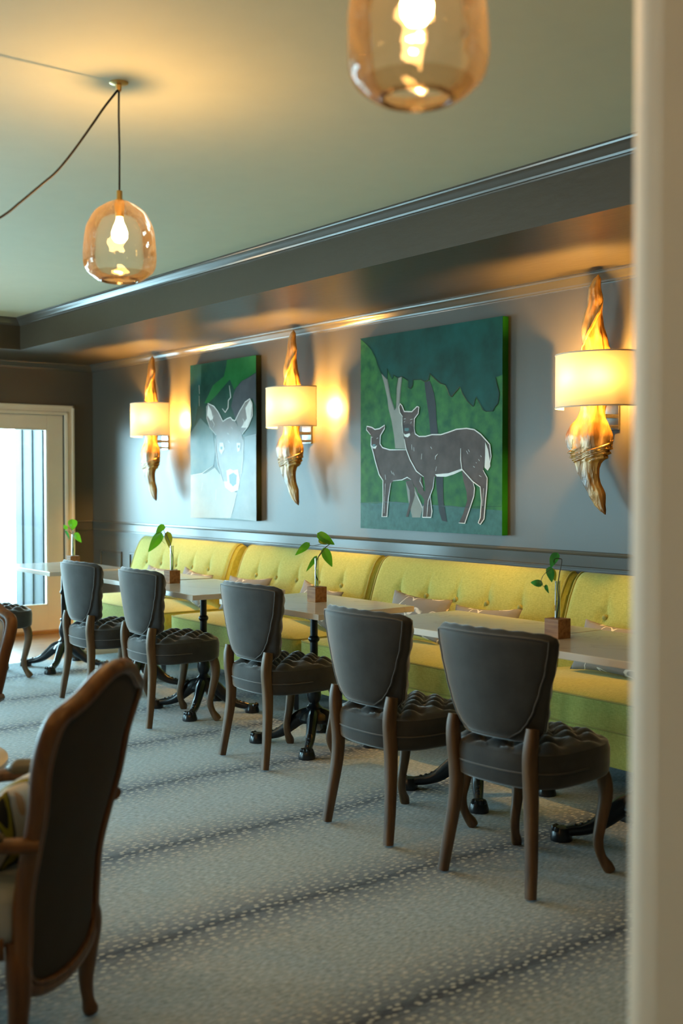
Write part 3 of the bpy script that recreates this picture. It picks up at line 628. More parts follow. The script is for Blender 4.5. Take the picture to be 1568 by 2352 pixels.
# ------------------------------------------------------------------ tables
def make_table():
    root = empty('cafe_table', (0, 0, 0), 0, 'x', 'table', 'white topped cafe tables along the banquette')
    b = MB(); b.box((-.305, -.455, .726), (.305, .455, .755)); b.build('tabletop', M['marble'], root, smooth=False, bevel=.0025)
    b = MB(); b.box((-.12, -.12, .716), (.12, .12, .726)); b.box((-.20, -.018, .705), (.20, .018, .717)); b.box((-.018, -.20, .705), (.018, .20, .717))
    b.build('mounting_plate', M['iron'], root, smooth=False)
    b = MB(); b.lathe([(.021, .30), (.021, .545), (.024, .548), (.030, .556), (.030, .568), (.024, .576), (.020, .58), (.020, .69), (.03, .70), (.03, .71)], 20)
    b.build('column', M['iron'], root)
    b = MB(); b.lathe([(.075, .125), (.082, .14), (.070, .165), (.048, .18), (.040, .19), (.044, .20), (.030, .212), (.026, .225), (.034, .24), (.039, .265), (.036, .30), (.027, .33), (.024, .345), (.030, .352), (.030, .36), (.022, .368)], 24)
    b.build('baluster', M['iron'], root)
    for k in range(4):
        a = pi / 4 + k * pi / 2; c, s = cos(a), sin(a)
        c *= .98; s *= 1.06
        P2 = spline([(.03, .155), (.075, .142), (.12, .105), (.17, .066), (.22, .045), (.262, .038), (.295, .03)], 22)
        b = MB()
        b.tube([(p[0] * c, p[0] * s, p[1]) for p in [(q.x, q.y) for q in [Vector((v[0], v[1], 0)) for v in P2]]],
               [(lerp([(0, .032), (.4, .026), (.8, .020), (1, .024)], i / 22)[0], lerp([(0, .046), (.3, .036), (.7, .022), (1, .020)], i / 22)[0]) for i in range(23)], 10)
        for j in range(9):   # scalloped crest along the arm
            t = .12 + j * .085; q = P2[int(t * 22)]
            r = .0135 - .0006 * j
            b.lathe([(.001, -r), (r * .8, -r * .6), (r, 0), (r * .8, r * .7), (.001, r)], 8, (q[0] * c, q[0] * s, q[1] + .030 - .0015 * j), caps=False)
        b.build('base_arm', M['iron'], root)
        b = MB()
        cx, cy = .302 * c, .302 * s
        b.lathe([(.043, 0), (.044, .012), (.036, .038), (.030, .050), (.001, .056)], 12, (cx, cy, 0))
        for t in (-.9, -.3, .3, .9):   # toes
            ta = a + t
            b.lathe([(.001, -.012), (.011, -.006), (.012, .002), (.009, .010), (.001, .014)], 8, (cx + .028 * cos(ta), cy + .028 * sin(ta), .044), caps=False)
        b.build('claw_foot', M['iron'], root)
    return root
table = make_table()
tables = [(3.50, 7.975, 0, 'white marble top cafe table nearest the glass door, with the round-leaved sprig'),
          (3.575, 6.91, 0, 'white marble top cafe table second from the glass door, its near edge lit orange'),
          (3.515, 5.96, -3, 'white marble top cafe table on which the sprig with three drooping leaves stands'),
          (3.515, 4.82, 0, 'white marble top cafe table carrying the five-leaf sprig, standing alone in mid row'),
          (3.56, 3.64, 0, 'farther of the two white marble top cafe tables pushed together at the right'),
          (3.55, 2.722, 0, 'nearer of the two joined white marble top cafe tables, cut off by the post')]
for i, (x, y, a, lb) in enumerate(tables): inst(table, i > 0, (x, y, 0), radians(a), lb)

# ------------------------------------------------------------------ banquette sofas
def make_sofa():
    W = .775
    root = empty('banquette_sofa', (0, 0, 0), 0, 'x', 'sofa', 'yellow green banquette sofas along the wall')
    # back, origin at wall line x=0 facing -x
    prof = [(-.235, .40), (-.225, .48), (-.200, .58), (-.165, .70), (-.135, .79), (-.110, .85), (-.085, .89), (-.055, .915), (-.03, .92), (-.014, .905), (-.012, .86)]
    P = spline([(x, 0, z) for x, z in prof], 34)
    ys = [-.54, -.27, 0, .27, .54]; zb = .715
    ys = [-.50, -.25, 0, .25, .50]
    b = MB()
    NV = 120
    def fn(u, v):
        p = P[min(34, int(round(u * 34)))]; y = (v * 2 - 1) * W
        e = abs(y) / W
        drop = .030 * max(0, (e - .93) / .07) ** 2
        x = p.x + drop; z = p.z - drop * .6 * (1 if p.z > .8 else 0)
        for by in ys:
            dy = (y - by)
            g = math.exp(-(dy * dy + (z - zb) ** 2) / (2 * .028 ** 2))
            x += .016 * g
            cz = max(0, min(1, (z - zb + .02) / .05)) * max(0, min(1, (.87 - z) / .12))
            x += .008 * cz * math.exp(-(dy / .011) ** 2)
        x -= .014 * sin(max(0, min(1, (z - .42) / .45)) * pi) * (1 - e ** 6)
        return (x, y, z)
    b.grid(fn, 34, NV)
    for v in (0, 1):
        ring = [fn(i / 34, v) for i in range(35)] + [(0, (v * 2 - 1) * W, .86), (0, (v * 2 - 1) * W, .16), (-.20, (v * 2 - 1) * W, .16)]
        b.add(ring, [tuple(range(len(ring)))])
    b.add([(0, -W, .86), (0, W, .86), (0, W, .16), (0, -W, .16), (-.012, -W, .86), (-.012, W, .86)], [(0, 1, 2, 3), (0, 1, 5, 4)])
    b.build('backrest', M['sofa'], root, autosmooth=50)
    for v in (0, 1):
        pts = [Vector(fn(i / 34, .012 if v == 0 else .988)) + Vector((-.004, 0, .003)) for i in range(35)]
        b = MB(); b.tube(pts, .0055, 6); b.build('piping', M['sofa_pipe'], root)
    for by in ys:
        b = MB(); cx = -.163
        b.grid(lambda u, v: (cx - .012 * cos(u * pi / 2) ** .8 + .006, by + .0165 * sin(u * pi / 2) * cos(v * 2 * pi), zb + .0165 * sin(u * pi / 2) * sin(v * 2 * pi)), 6, 16, cv=True)
        b.build('button', M['sofa_pipe'], root, autosmooth=0)
    # seat deck
    def rbox(x0, x1, z0, z1, W2, name, crown, pr=.03, m=M['sofa'], pipe=False):
        bb = MB()
        def rim(a):
            c, s = cos(a), sin(a)
            e = .14
            xm, xh = (x0 + x1) / 2, (x1 - x0) / 2
            return xm + xh * (abs(c) ** e) * (1 if c > 0 else -1), W2 * (abs(s) ** e) * (1 if s > 0 else -1)
        N = 96
        angs = []
        for q in range(4):
            for k in range(N // 4):
                t = k / (N / 4); tt = t ** 1.0
                # concentrate points near the corners
                w = .5 + .5 * (2 * tt - 1) ** 3 if True else tt
                angs.append(q * pi / 2 + w * pi / 2)
        angs.sort()
        def pt(i, f, z): x, y = rim(angs[i % N]); xm = (x0 + x1) / 2; return (xm + (x - xm) * f, y * f if f < 1 else y, z)
        rows = []
        zs = [(.985, z0), (1, z0 + .012), (1, (z0 + z1) / 2), (1, z1 - .012), (.99, z1)]
        for f, z in zs:
            rows.append([((lambda x, y: ((x0 + x1) / 2 + (x - (x0 + x1) / 2) * (1 - (1 - f) * 1.0), y - (1 - f) * (1 if y > 0 else -1) * .3, z))(*rim(angs[i]))) for i in range(N)])
        if crown:
            for k in range(1, 8):
                t = k / 8
                rows.append([((lambda x, y: ((x0 + x1) / 2 + (x - (x0 + x1) / 2) * (1 - t), y * (1 - t * .98), z1 + crown * sin(t ** .7 * pi / 2)))(*rim(angs[i]))) for i in range(N)])
        vs = [p for r in rows for p in r]; fs = []
        for i in range(len(rows) - 1):
            for j in range(N): fs.append((i * N + j, i * N + (j + 1) % N, (i + 1) * N + (j + 1) % N, (i + 1) * N + j))
        fs.append(tuple(range(N))); fs.append(tuple((len(rows) - 1) * N + j for j in range(N)))
        bb.add(vs, fs); o = bb.build(name, m, root, autosmooth=60)
        if pipe:
            pts = [Vector((rows[4][i % N])) for i in range(N + 1)]
            b2 = MB(); b2.tube(pts, .0055, 6); b2.build('piping', M['sofa_pipe'], o)
            pts = [Vector((rows[0][i % N])) for i in range(N + 1)]
            b2 = MB(); b2.tube(pts, .005, 6); b2.build('piping', M['sofa_pipe'], o)
        return o
    rbox(-.73, -.17, .312, .44, W - .004, 'seat', .045, pipe=True)
    rbox(-.725, -.02, .155, .306, W - .008, 'base', 0)
    for x in (-.66, -.08):
        for y in (-.69, .69):
            b = MB(); b.tube([(x, y, .16), (x + (.012 if x < -.3 else 0), y, 0)], [(.028, .028), (.017, .017)], 4); b.build('leg', M['blackleg'], root, smooth=False)
    return root
sofa = make_sofa()
sofas = [(4.618, 7.985, 'yellow green button-back banquette sofa nearest the far corner of the room'),
         (4.608, 6.30, 'yellow green button-back banquette sofa second from the corner, right of the deer head painting'),
         (4.608, 4.725, 'yellow green button-back banquette sofa below the painting of two deer'),
         (4.608, 3.15, 'yellow green button-back banquette sofa running off the right side, nearest the camera')]
for i, (x, y, lb) in enumerate(sofas): inst(sofa, i > 0, (x, y, .003), 0, lb)

# ------------------------------------------------------------------ lumbar pillows
def make_pillow():
    b = MB(); w, h, t = .25, .13, .055
    def side(sg):
        def fn(u, v):
            s = u * 2 - 1; q = v * 2 - 1
            e = max(0, (1 - abs(s) ** 2.4)) ** .6 * max(0, (1 - abs(q) ** 2.4)) ** .6
            y = s * w * (1 - .05 * (1 - q * q)); z = q * h * (1 - .16 * (1 - s * s))
            wr = .004 * sin(s * 21 + q * 3) * (1 - e) * abs(s) ** 2
            return (sg * (t * e) + wr, y, z)
        return fn
    b.grid(side(1), 28, 18); b.grid(side(-1), 28, 18)
    o = b.build('lumbar_pillow', M['pillow'], autosmooth=0)
    me = o.data; bm = bmesh.new(); bm.from_mesh(me); bmesh.ops.remove_doubles(bm, verts=bm.verts, dist=.0004); bmesh.ops.recalc_face_normals(bm, faces=bm.faces); bm.to_mesh(me); bm.free()
    return tag(o, 'x', 'pillow', 'grey scribble pattern lumbar pillows')
pil = make_pillow()
pillows = [(4.29, 8.00, .595, 0, 26, 'pale lumbar pillow on the farthest sofa, left of the cube with drooping leaves'),
           (4.28, 7.42, .600, 4, 24, 'lumbar pillow on the farthest sofa, just right of the cube with drooping leaves'),
           (4.27, 6.67, .605, -2, 24, 'pale lumbar pillow on the second sofa from the corner, left one of that sofa'),
           (4.27, 5.83, .605, 5, 22, 'lumbar pillow behind the cube with the five-leaf sprig, its pointed corner up'),
           (4.26, 4.85, .625, 2, 22, 'grey lumbar pillow with white squiggles on the sofa under the two deer, left one'),
           (4.26, 4.32, .605, -3, 24, 'grey lumbar pillow on the sofa under the two deer, right one'),
           (4.25, 3.42, .60, 0, 24, 'grey lumbar pillow on the nearest sofa, right of the farthest-right wooden cube')]
for i, (x, y, z, a, lean, lb) in enumerate(pillows):
    o = pil if i == 0 else copy_tree(pil)
    o.location = (x, y, z); o.rotation_euler = (radians(a), radians(lean), radians(random.uniform(-6, 6))); o['label'] = lb

# ------------------------------------------------------------------ wall lamps
def make_sconce():
    root = empty('driftwood_wall_lamp', (0, 0, 0), 0, 'x', 'wall lamp', 'driftwood wall lamps with drum shades')
    # origin on the wall, lamp centre y=0, heights absolute
    # z: centre y, half width y, half depth x
    S = [(1.228, -.072, .003, .003), (1.25, -.055, .018, .014), (1.275, -.037, .028, .020), (1.328, -.017, .045, .026), (1.393, .014, .052, .028), (1.459, .040, .068, .034), (1.487, .042, .078, .036), (1.505, .036, .100, .042), (1.525, .030, .115, .046),
         (1.557, .024, .127, .048), (1.62, .023, .124, .048), (1.68, .021, .106, .044), (1.719, .016, .085, .040), (1.763, .013, .076, .036), (1.90, .008, .080, .034), (2.034, .004, .085, .034), (2.108, .007, .070, .032),
         (2.173, .012, .055, .030), (2.239, .010, .052, .028), (2.304, -.002, .043, .026), (2.368, 0, .032, .022), (2.41, -.012, .020, .016), (2.432, -.018, .003, .003)]
    NZ, NA = 150, 40
    def fn(u, v):
        z = 1.228 + u * (2.432 - 1.228); cy, hy, hx = lerp(S, z); a = v * 2 * pi
        tw = (z - 1.2) * 5.2
        ridge = .97 + .10 * sin(3 * a + tw * 1.3) + .055 * sin(7 * a - tw * 1.7) + .04 * sin(13 * a + tw * 2)
        ridge *= 1 + .22 * noise.noise(Vector((cos(a) * 1.5, sin(a) * 1.5, z * 9)))
        if 1.50 < z < 1.56: ridge *= 1 + .10 * sin((z + .035 * sin(a)) * 260)
        return (-.135 + hx * 1.1 * cos(a) * ridge, cy + hy * sin(a) * ridge, z)
    b = MB(); b.grid(fn, NZ, NA, cv=True, capu=True); b.build('driftwood', M['tree_gold'], root, autosmooth=70)
    # spiral ridge wrapped round the upper part and the waist
    for (za, zb_, t0, t1, r) in ((2.06, 2.30, -.4, 2.3, .010), (1.50, 1.60, -.6, 2.6, .009), (1.485, 1.575, -.6, 2.6, .008)):
        pts = []
        for i in range(17):
            t = i / 16; z = za + (zb_ - za) * t; a = pi + t0 + (t1 - t0) * t - .6
            x, y, _ = fn((z - 1.228) / (2.432 - 1.228), (a / (2 * pi)) % 1); pts.append((x, y, z))
        b = MB(); b.tube(pts, [r * (.3 + .7 * sin(pi * min(1, max(0, i / 16)))) for i in range(17)], 8); b.build('bark_ridge', M['tree_gold'], root)
    # half drum shade, open to the wall
    A, B, XO = .235, .20, -.10
    def sh(off):
        def f(u, v):
            a = -pi / 2 + u * pi
            return (XO - (B + off) * cos(a) * 1.0, (A + off) * sin(a), 1.768 + v * .268)
        return f
    b = MB(); b.grid(sh(0), 64, 2); b.build('lamp_shade', M['shade'], root, autosmooth=0)
    b = MB()
    for z in (1.768, 2.036): b.tube([(lambda p: (p[0], p[1], z))(sh(.0005)(i / 48, 0)) for i in range(49)], [(.0022, .004)] * 49, 6)
    for u in (0, 1): p = sh(.0005)(u, 0); b.tube([(p[0], p[1], 1.768), (p[0], p[1], 2.036)], .002, 6)
    b.build('shade_rim', M['shade_rim'], root)
    b = MB(); b.box((-.014, -.055, 1.655), (0, .055, 1.80)); b.build('backplate', M['chrome'], root, smooth=False, bevel=.002)
    b = MB(); b.box((-.13, -.035, 1.715), (-.012, .035, 1.735)); b.box((-.13, -.03, 1.665), (-.012, .03, 1.68)); b.box((-.13, -.012, 1.665), (-.11, .012, 1.86)); b.build('bracket', M['chrome'], root, smooth=False, bevel=.002)
    for (bx_, by_) in ((-.225, .035), (-.205, -.095)):
        b = MB(); b.lathe([(.013, -.11), (.015, -.06), (.014, -.045)], 12, (bx_, by_, 1.92)); b.build('socket', M['brass'], root)
        b = MB(); b.lathe([(.010, -.045), (.019, -.02), (.022, .0), (.017, .018), (.002, .028)], 14, (bx_, by_, 1.92)); b.build('bulb', M['sbulb'], root)
        b = MB(); b.tube([(-.13, 0, 1.80), (bx_, by_, 1.812)], .006, 8); b.build('arm', M['brass'], root)
    return root
sconce = make_sconce()
for i, (y, lb) in enumerate([(8.47, 'gilded driftwood wall lamp nearest the far corner, left of the pale deer head painting'),
                             (6.43, 'gilded driftwood wall lamp hanging between the two deer paintings'),
                             (3.77, 'largest gilded driftwood wall lamp, at the right of the two deer painting')]):
    inst(sconce, i > 0, (WX, y, 0), 0, lb)

# ------------------------------------------------------------------ pendants
def globe_fn(sc=1.0):
    prof = [(.012, .270), (.030, .266), (.056, .252), (.081, .234), (.0957, .213), (.1105, .183), (.117, .15), (.1203, .117), (.1225, .083), (.1187, .05), (.107, .030), (.085, .012), (.070, .003), (.060, 0)]
    return spline([(r, 0, z) for r, z in prof], 40)
GP = globe_fn()
def make_pendant(x, y, zb, label, dent, watts=18):
    root = empty('glass_pendant_lamp', (x, y, zb), 0, label, 'pendant lamp', 'amber glass pendant lamps')
    ztop = .270
    def fn(inset):
        def f(u, v):
            p = GP[int(round(u * 40))]; a = v * 2 * pi
            d = Vector((cos(a), sin(a), 0))
            k = 1 - .16 * math.exp(-((a - dent) ** 2) / .10 - ((p.z - .085) ** 2) / .0012) - .04 * sin(2 * a + 1) * (p.z / .27)
            r = max(.004, (p.x - inset)) * k
            return (r * cos(a), r * sin(a), p.z)
        return f
    b = MB(); b.grid(fn(0), 40, 56, cv=True); b.build('glass_shade', M['globe'], root, autosmooth=0)
    b = MB()
    b.tube([(.0605 * cos(t * 2 * pi / 40), .0605 * sin(t * 2 * pi / 40), .004) for t in range(41)], (.0045), 8)
    b.grid(lambda u, v: ((.064 + .034 * u) * cos(v * 2 * pi), (.064 + .034 * u) * sin(v * 2 * pi), .0035 + .026 * u ** 1.6), 6, 48, cv=True)
    b.build('glass_rim', M['globe_rim'], root, autosmooth=0)
    b = MB(); b.lathe([(.016, .262), (.016, .272), (.010, .274), (.010, .302), (.004, .304)], 18); b.lathe([(.0135, .215), (.0175, .25), (.0175, .262)], 18); b.build('socket', M['brass'], root)
    b = MB(); b.lathe([(.010, .214), (.013, .200), (.021, .182), (.0275, .162), (.026, .145), (.016, .132), (.002, .128)], 20); b.build('bulb', M['bulb'], root)
    l = bpy.data.lights.new('filament', 'POINT'); l.energy = watts; l.color = (1, .56, .20); l.shadow_soft_size = .009
    o = bpy.data.objects.new('filament', l); COL.objects.link(o); o.parent = root; o.location = (0, 0, .160)
    H = HC - zb
    b = MB(); b.tube([(.0, 0, .300), (.0015, .001, .30 + (H - .3) * .4), (-.001, 0, .3 + (H - .3) * .7), (0, 0, H - .02)], .0035, 8); b.build('cord', M['cord'], root)
    b = MB(); b.lathe([(.031, H), (.031, H - .003), (.024, H - .006), (.010, H - .008), (.009, H - .026), (.006, H - .030)], 24); b.build('canopy', M['brass'], root)
    return root
P1 = (1.739, 3.49, 2.068)
make_pendant(*P1, 'amber glass globe pendant whose straight cord and brass ceiling rosette both show', 5.2)
make_pendant(1.295, 1.476, 2.05, 'large blurred amber glass globe pendant cut off by the top edge', 2.2, 12)
for (x, y) in ((-.75, 1.9), (-.75, 4.0), (1.3, 6.2)):
    pass
H2 = [(-.55, 1.7), (-.45, 3.49), (1.9, 7.9), (.5, 5.9)]
for (x, y), where in zip(H2, ('nearest the camera on the window side', 'where the swagged cord ends', 'beside the glass doors at the far end', 'in the middle of the room near the far end')): make_pendant(x, y, 2.06, 'amber glass globe pendant ' + where, 1.0, 13 if y < 2 or y > 7 else 18)
cpts = [(1.739, 3.49, 2.706), (1.731, 3.487, 2.70), (1.687, 3.49, 2.64), (1.647, 3.49, 2.58), (1.593, 3.49, 2.50), (1.547, 3.49, 2.436), (1.509, 3.49, 2.39), (1.472, 3.49, 2.355), (1.399, 3.49, 2.286), (1.328, 3.49, 2.224), (1.20, 3.49, 2.15), (1.0, 3.49, 2.10), (.75, 3.49, 2.12), (.45, 3.49, 2.22), (.2, 3.49, 2.40), (.0, 3.49, 2.62), (-.03, 3.49, 2.705)]
b = MB(); b.tube(spline(cpts, 90), .0038, 8)
sw = b.build('swag_cord', M['cord']); tag(sw, 'black cord swagged from the brass ceiling rosette down to the left edge', 'cord')
b = MB(); b.lathe([(.035, HC), (.035, HC - .004), (.012, HC - .01), (.010, HC - .03)], 24, (-.03, 3.49, 0))
o = b.build('ceiling_rosette', M['brass']); tag(o, 'brass ceiling rosette where the swagged cord ends', 'rosette')

# ------------------------------------------------------------------ paintings
def ribbon(b, pts, w, zoff, mi, Wd, Hd):
    P = [Vector((p[0] * Wd, p[1] * Hd)) for p in pts]; n = len(P)
    L_ = []; R_ = []
    for i in range(n):
        t = P[min(n - 1, i + 1)] - P[max(0, i - 1)]; t = t.normalized() if t.length > 0 else Vector((1, 0)); nn = Vector((-t.y, t.x))
        k = w * (.45 if i in (0, n - 1) else 1)
        L_.append(P[i] + nn * k / 2); R_.append(P[i] - nn * k / 2)
    vs = [(-zoff, -q.x, q.y) for q in L_] + [(-zoff, -q.x, q.y) for q in R_]
    b.add(vs, [(i, i + 1, n + i + 1, n + i) for i in range(n - 1)], mi)
def poly(b, pts, off, mi, Wd, Hd):
    b.add([(-off, -p[0] * Wd, p[1] * Hd) for p in pts], [tuple(range(len(pts)))], mi)
def painting(name, loc, Wd, Hd, side_mats, layers, strokes, extra, label, part):
    """loc: top-left (far) lower corner on the wall"""
    root = empty(name, loc, 0, label, 'painting')
    T = .045
    b = MB(); b.box((-T, -Wd, 0), (0, 0, Hd)); b.m = [0] * 6
    b.build('stretched_canvas', side_mats, root, smooth=False, bevel=.002)
    b = MB(); mats = []; off = T + .0006
    poly(b, [(0.001, .001), (.999, .001), (.999, .999), (.001, .999)], off, 0, Wd, Hd)
    mats = [m_ for _, m_ in layers[:1]]
    off += .0004
    for k, (pts, m_) in enumerate(layers[1:]):
        if m_ not in mats: mats.append(m_)
        poly(b, pts, off, mats.index(m_), Wd, Hd); off += .00025
    for pts, w, m_ in strokes:
        if m_ not in mats: mats.append(m_)
        ribbon(b, pts, w, off, mats.index(m_), Wd, Hd)
        off += .00003
    b.build(part, mats, root, smooth=False, nofix=True)
    return root
green = paint('grass_green', (.010, .10, .035), (.045, .19, .045), 16, .5, .25, .12)
foliage = paint('canopy_green', (.001, .038, .024), (.004, .085, .070), 6, .5, .25, .12)
groundc = paint('ground_teal', (.012, .085, .070), (.03, .13, .11), 30, .45, .25, .2)
palec = paint('pale_bark', (.26, .27, .24), (.32, .33, .30), 9, .5, .25, .12)
darkc = paint('dark_bark', (.035, .045, .055), (.05, .058, .065), 9, .5, .25, .1)
deerc = paint('deer_umber', (.075, .052, .045), (.12, .09, .08), 12, .5, .25, .12)
headc = paint('deer_dark', (.05, .036, .035), (.08, .06, .06), 12, .5, .25, .1)
whitec = paint('chalk_white', (.72, .72, .68), (.80, .80, .76), 20)
tealc = paint('nose_teal', (.03, .10, .10), (.04, .13, .13), 20)
edgec = paint('edge_green', (.006, .085, .008), (.012, .14, .012), 4)
linec = paint('ink_line', (.01, .03, .02), (.015, .04, .03), 20)
A = ART_R
lay = [(None, green), (A['ground'], groundc), (A['paletrunk'], palec), (A['palelow'], palec), (A['darktrunk'], darkc), (A['darklow'], darkc), (A['foliage'], foliage),
       (A['fawnleg'], deerc), (A['fawn'], deerc), (A['doefar'], deerc), (A['doehind'], deerc), (A['doe'], deerc), (A['belly'], whitec), (A['taildark'], deerc), (A['tail'], whitec),
       (A['face'], headc), (A['chin'], whitec), (A['nose'], tealc), (A['fawnchin'], whitec), (A['fawnnose'], tealc)]
st = [(A['foliage'][:-2], .004, linec), (A['paletrunk'][:15], .003, linec), ([(.0, .134), (.24, .142), (.35, .137)], .003, linec), ([(.5, .13), (.75, .125), (1, .134)], .003, linec)]
for s_ in STR_R: st.append((s_, .0068 if len(s_) > 4 else .005, whitec))
painting('two_deer_painting', (WX, 5.783, 1.088), 1.28, 1.232, [edgec], lay, st, None,
         'large green painting of a doe and a fawn standing under a dark tree', 'painted_deer_scene')
A = ART_L
bg = paint('night_green', (.006, .035, .026), (.018, .075, .05), 5)
gl2 = paint('leaf_sweep', (.008, .10, .022), (.02, .15, .04), 6)
dusk = paint('dusk_mauve', (.045, .055, .065), (.075, .085, .095), 8)
mist = paint('mist_teal', (.05, .12, .11), (.16, .22, .20), 4)
neck = paint('neck_cream', (.34, .33, .28), (.42, .40, .34), 6)
rightc = paint('grey_teal', (.13, .17, .17), (.20, .24, .24), 6)
fur = paint('fur_mauve', (.20, .19, .18), (.28, .26, .25), 8)
blk = paint('edge_black', (.006, .010, .006), (.012, .016, .01), 5)
lay = [(None, bg), (A['teal'], foliage), (A['green'], gl2), (A['dusk'], dusk), (A['mist'], mist), (A['right'], rightc), (A['neck'], neck), (A['head'], fur), (A['earl'], fur), (A['earr'], fur),
       (A['innl'], whitec), (A['innr'], whitec), (A['muz'], whitec), (A['nose'], tealc), (A['eyel'], whitec), (A['eyer'], whitec), (A['pupl'], tealc), (A['pupr'], tealc)]
st = [(s_, .008 if len(s_) > 5 else .006, whitec) for s_ in STR_L]
painting('deer_head_painting', (WX, 7.985, 1.097), .965, 1.225, [blk], lay, st, None,
         'smaller painting of one pale deer head on dark green, left of the middle wall lamp', 'painted_deer_head')

# ------------------------------------------------------------------ propagated sprigs in wooden cubes
RV = Vector((.793, -.609, 0)); FV = Vector((.609, .793, 0))
def leaf(b, base, tip, w, dep, depth_bulge):
    """b: MB; base, tip in (lat,z); leaf lies roughly across the aisle, cupped"""
    B = Vector(base); T = Vector(tip); ax = T - B; Ln = ax.length; ax.normalize(); nn = Vector((-ax.y, ax.x))
    def fn(u, v):
        s = v * 2 - 1
        hwid = w / 2 * (sin(pi * min(1, u ** .62)) ** .75 if 0 < u < 1 else 0) * (1 - .25 * u)
        uu = u * Ln - (.10 * Ln * abs(s) ** 1.5 * max(0, 1 - u * 3.2) if u < .32 else 0)
        p = B + ax * uu + nn * (s * hwid)
        d = dep + depth_bulge * sin(pi * u) + .22 * abs(s) * hwid - .25 * depth_bulge * u
        q = RV * p.x + FV * d; return (q.x, q.y, p.y)
    b.grid(fn, 12, 8)
def plant(loc, scale, ref, tube_top, stems, leaves, label, dark=0, water=.09):
    """stems/leaves in crop pixels relative to ref = middle of the cube top"""
    root = empty('sprig_vase', loc, 0, label, 'plant', 'sprigs in glass tubes on wooden cubes')
    S_ = .0375; CH = .08
    b = MB(); b.box((-S_, -S_, 0), (S_, S_, CH)); b.build('wooden_cube', M['cube'], root, smooth=False, bevel=.0015)
    H = (ref[1] - tube_top) / scale; r = .0115
    b = MB(); b.lathe([(r, CH - .04), (r, CH + H), (r + .0012, CH + H + .001)], 24, caps=False); b.lathe([(r - .0012, CH - .038), (r - .0012, CH + H)], 24, caps=False); b.build('glass_tube', M['tube'], root)
    b = MB(); b.lathe([(r - .0016, CH - .03), (r - .0016, CH + H * water / .15)], 20); b.build('water', M['water'], root)
    def cv(p): return ((p[0] - ref[0]) / scale, CH + (ref[1] - p[1]) / scale)
    b = MB()
    for k, st_ in enumerate(stems):
        P = [cv(p) for p in st_]
        pts = spline([tuple(RV * q[0] + FV * (.0 + .004 * i * (1 if k == 0 else 1.6) * (0 if q[1] < CH + H else 1)) + Vector((0, 0, q[1]))) for i, q in enumerate(P)], len(P) * 5)
        r0 = .0028 if k == 0 else .0015
        b.tube(pts, [r0 * (1 - .45 * i / len(pts)) for i in range(len(pts))], 6)
    b.build('stem', M['stem'], root)
    for k, (ba, ti, w, mm) in enumerate(leaves):
        b = MB(); leaf(b, cv(ba), cv(ti), w / scale, .012 + .006 * k, -.012 if k % 2 else .014)
        b.build('leaf', M[mm], root, autosmooth=0)
    return root
TT = .755
plant((3.553, 4.845, TT), 4551, (690, 1550), 870,
      [[(725, 1425), (670, 1300), (655, 1180), (680, 1000), (700, 890), (770, 760), (850, 660), (920, 590), (1010, 520), (1035, 460), (990, 415), (900, 410), (840, 450), (800, 530)],
       [(790, 520), (640, 560), (560, 570), (470, 520)], [(900, 410), (820, 380), (730, 310), (735, 270)], [(740, 820), (800, 750), (870, 680)], [(700, 880), (665, 850), (640, 850)]],
      [((480, 520), (160, 800), 190, 'leaf'), ((735, 285), (1120, 545), 250, 'leaf'), ((745, 440), (985, 540), 140, 'leaf_olive'), ((865, 660), (1058, 1090), 250, 'leaf'), ((665, 850), (425, 1205), 120, 'leaf')],
      'five-leaf sprig in a glass tube on a wooden cube, mid row')
plant((3.475, 6.275, TT), 4820, (1050, 1590), 850,
      [[(1045, 1580), (1080, 1400), (1075, 1200), (1030, 1000), (980, 780), (900, 600), (820, 470), (780, 380), (820, 300), (780, 240)], [(790, 430), (740, 440), (710, 540), (700, 660), (830, 800)], [(740, 440), (700, 480)]],
      [((690, 495), (320, 1045), 330, 'leaf'), ((775, 235), (540, 510), 210, 'leaf'), ((900, 465), (960, 930), 250, 'leaf_olive')],
      'sprig with three drooping leaves in a glass tube on a dark wooden cube')
plant((3.56, 7.94, TT), 5579, (775, 1820), 930,
      [[(730, 1740), (780, 1560), (810, 1400), (805, 1250), (770, 1000), (740, 880), (690, 760), (620, 690), (540, 640)], [(740, 910), (640, 850), (540, 800), (450, 780)], [(760, 900), (820, 760), (900, 770), (960, 870)]],
      [((720, 335), (745, 765), 430, 'leaf'), ((500, 700), (350, 520), 190, 'leaf'), ((440, 805), (600, 1165), 110, 'leaf_dark'), ((830, 900), (1085, 1280), 290, 'leaf')],
      'bright sprig with a big round leaf in a glass tube beside the glass door')
plant((3.515, 3.128, TT), 2964, (535, 930), 480,
      [[(520, 930), (545, 720), (535, 560), (560, 400), (590, 240), (575, 212), (510, 218), (490, 290), (455, 320)], [(450, 330), (370, 400), (340, 480), (360, 540), (405, 545)]],
      [((530, 150), (455, 320), 120, 'leaf_dark'), ((440, 325), (475, 500), 110, 'leaf_dark'), ((355, 520), (215, 500), 95, 'leaf_dark'), ((470, 340), (525, 490), 90, 'leaf_olive'), ((410, 540), (447, 640), 50, 'leaf_dark')],
      'dark curling sprig in a glass tube on a cube on the joined tables', water=.07)

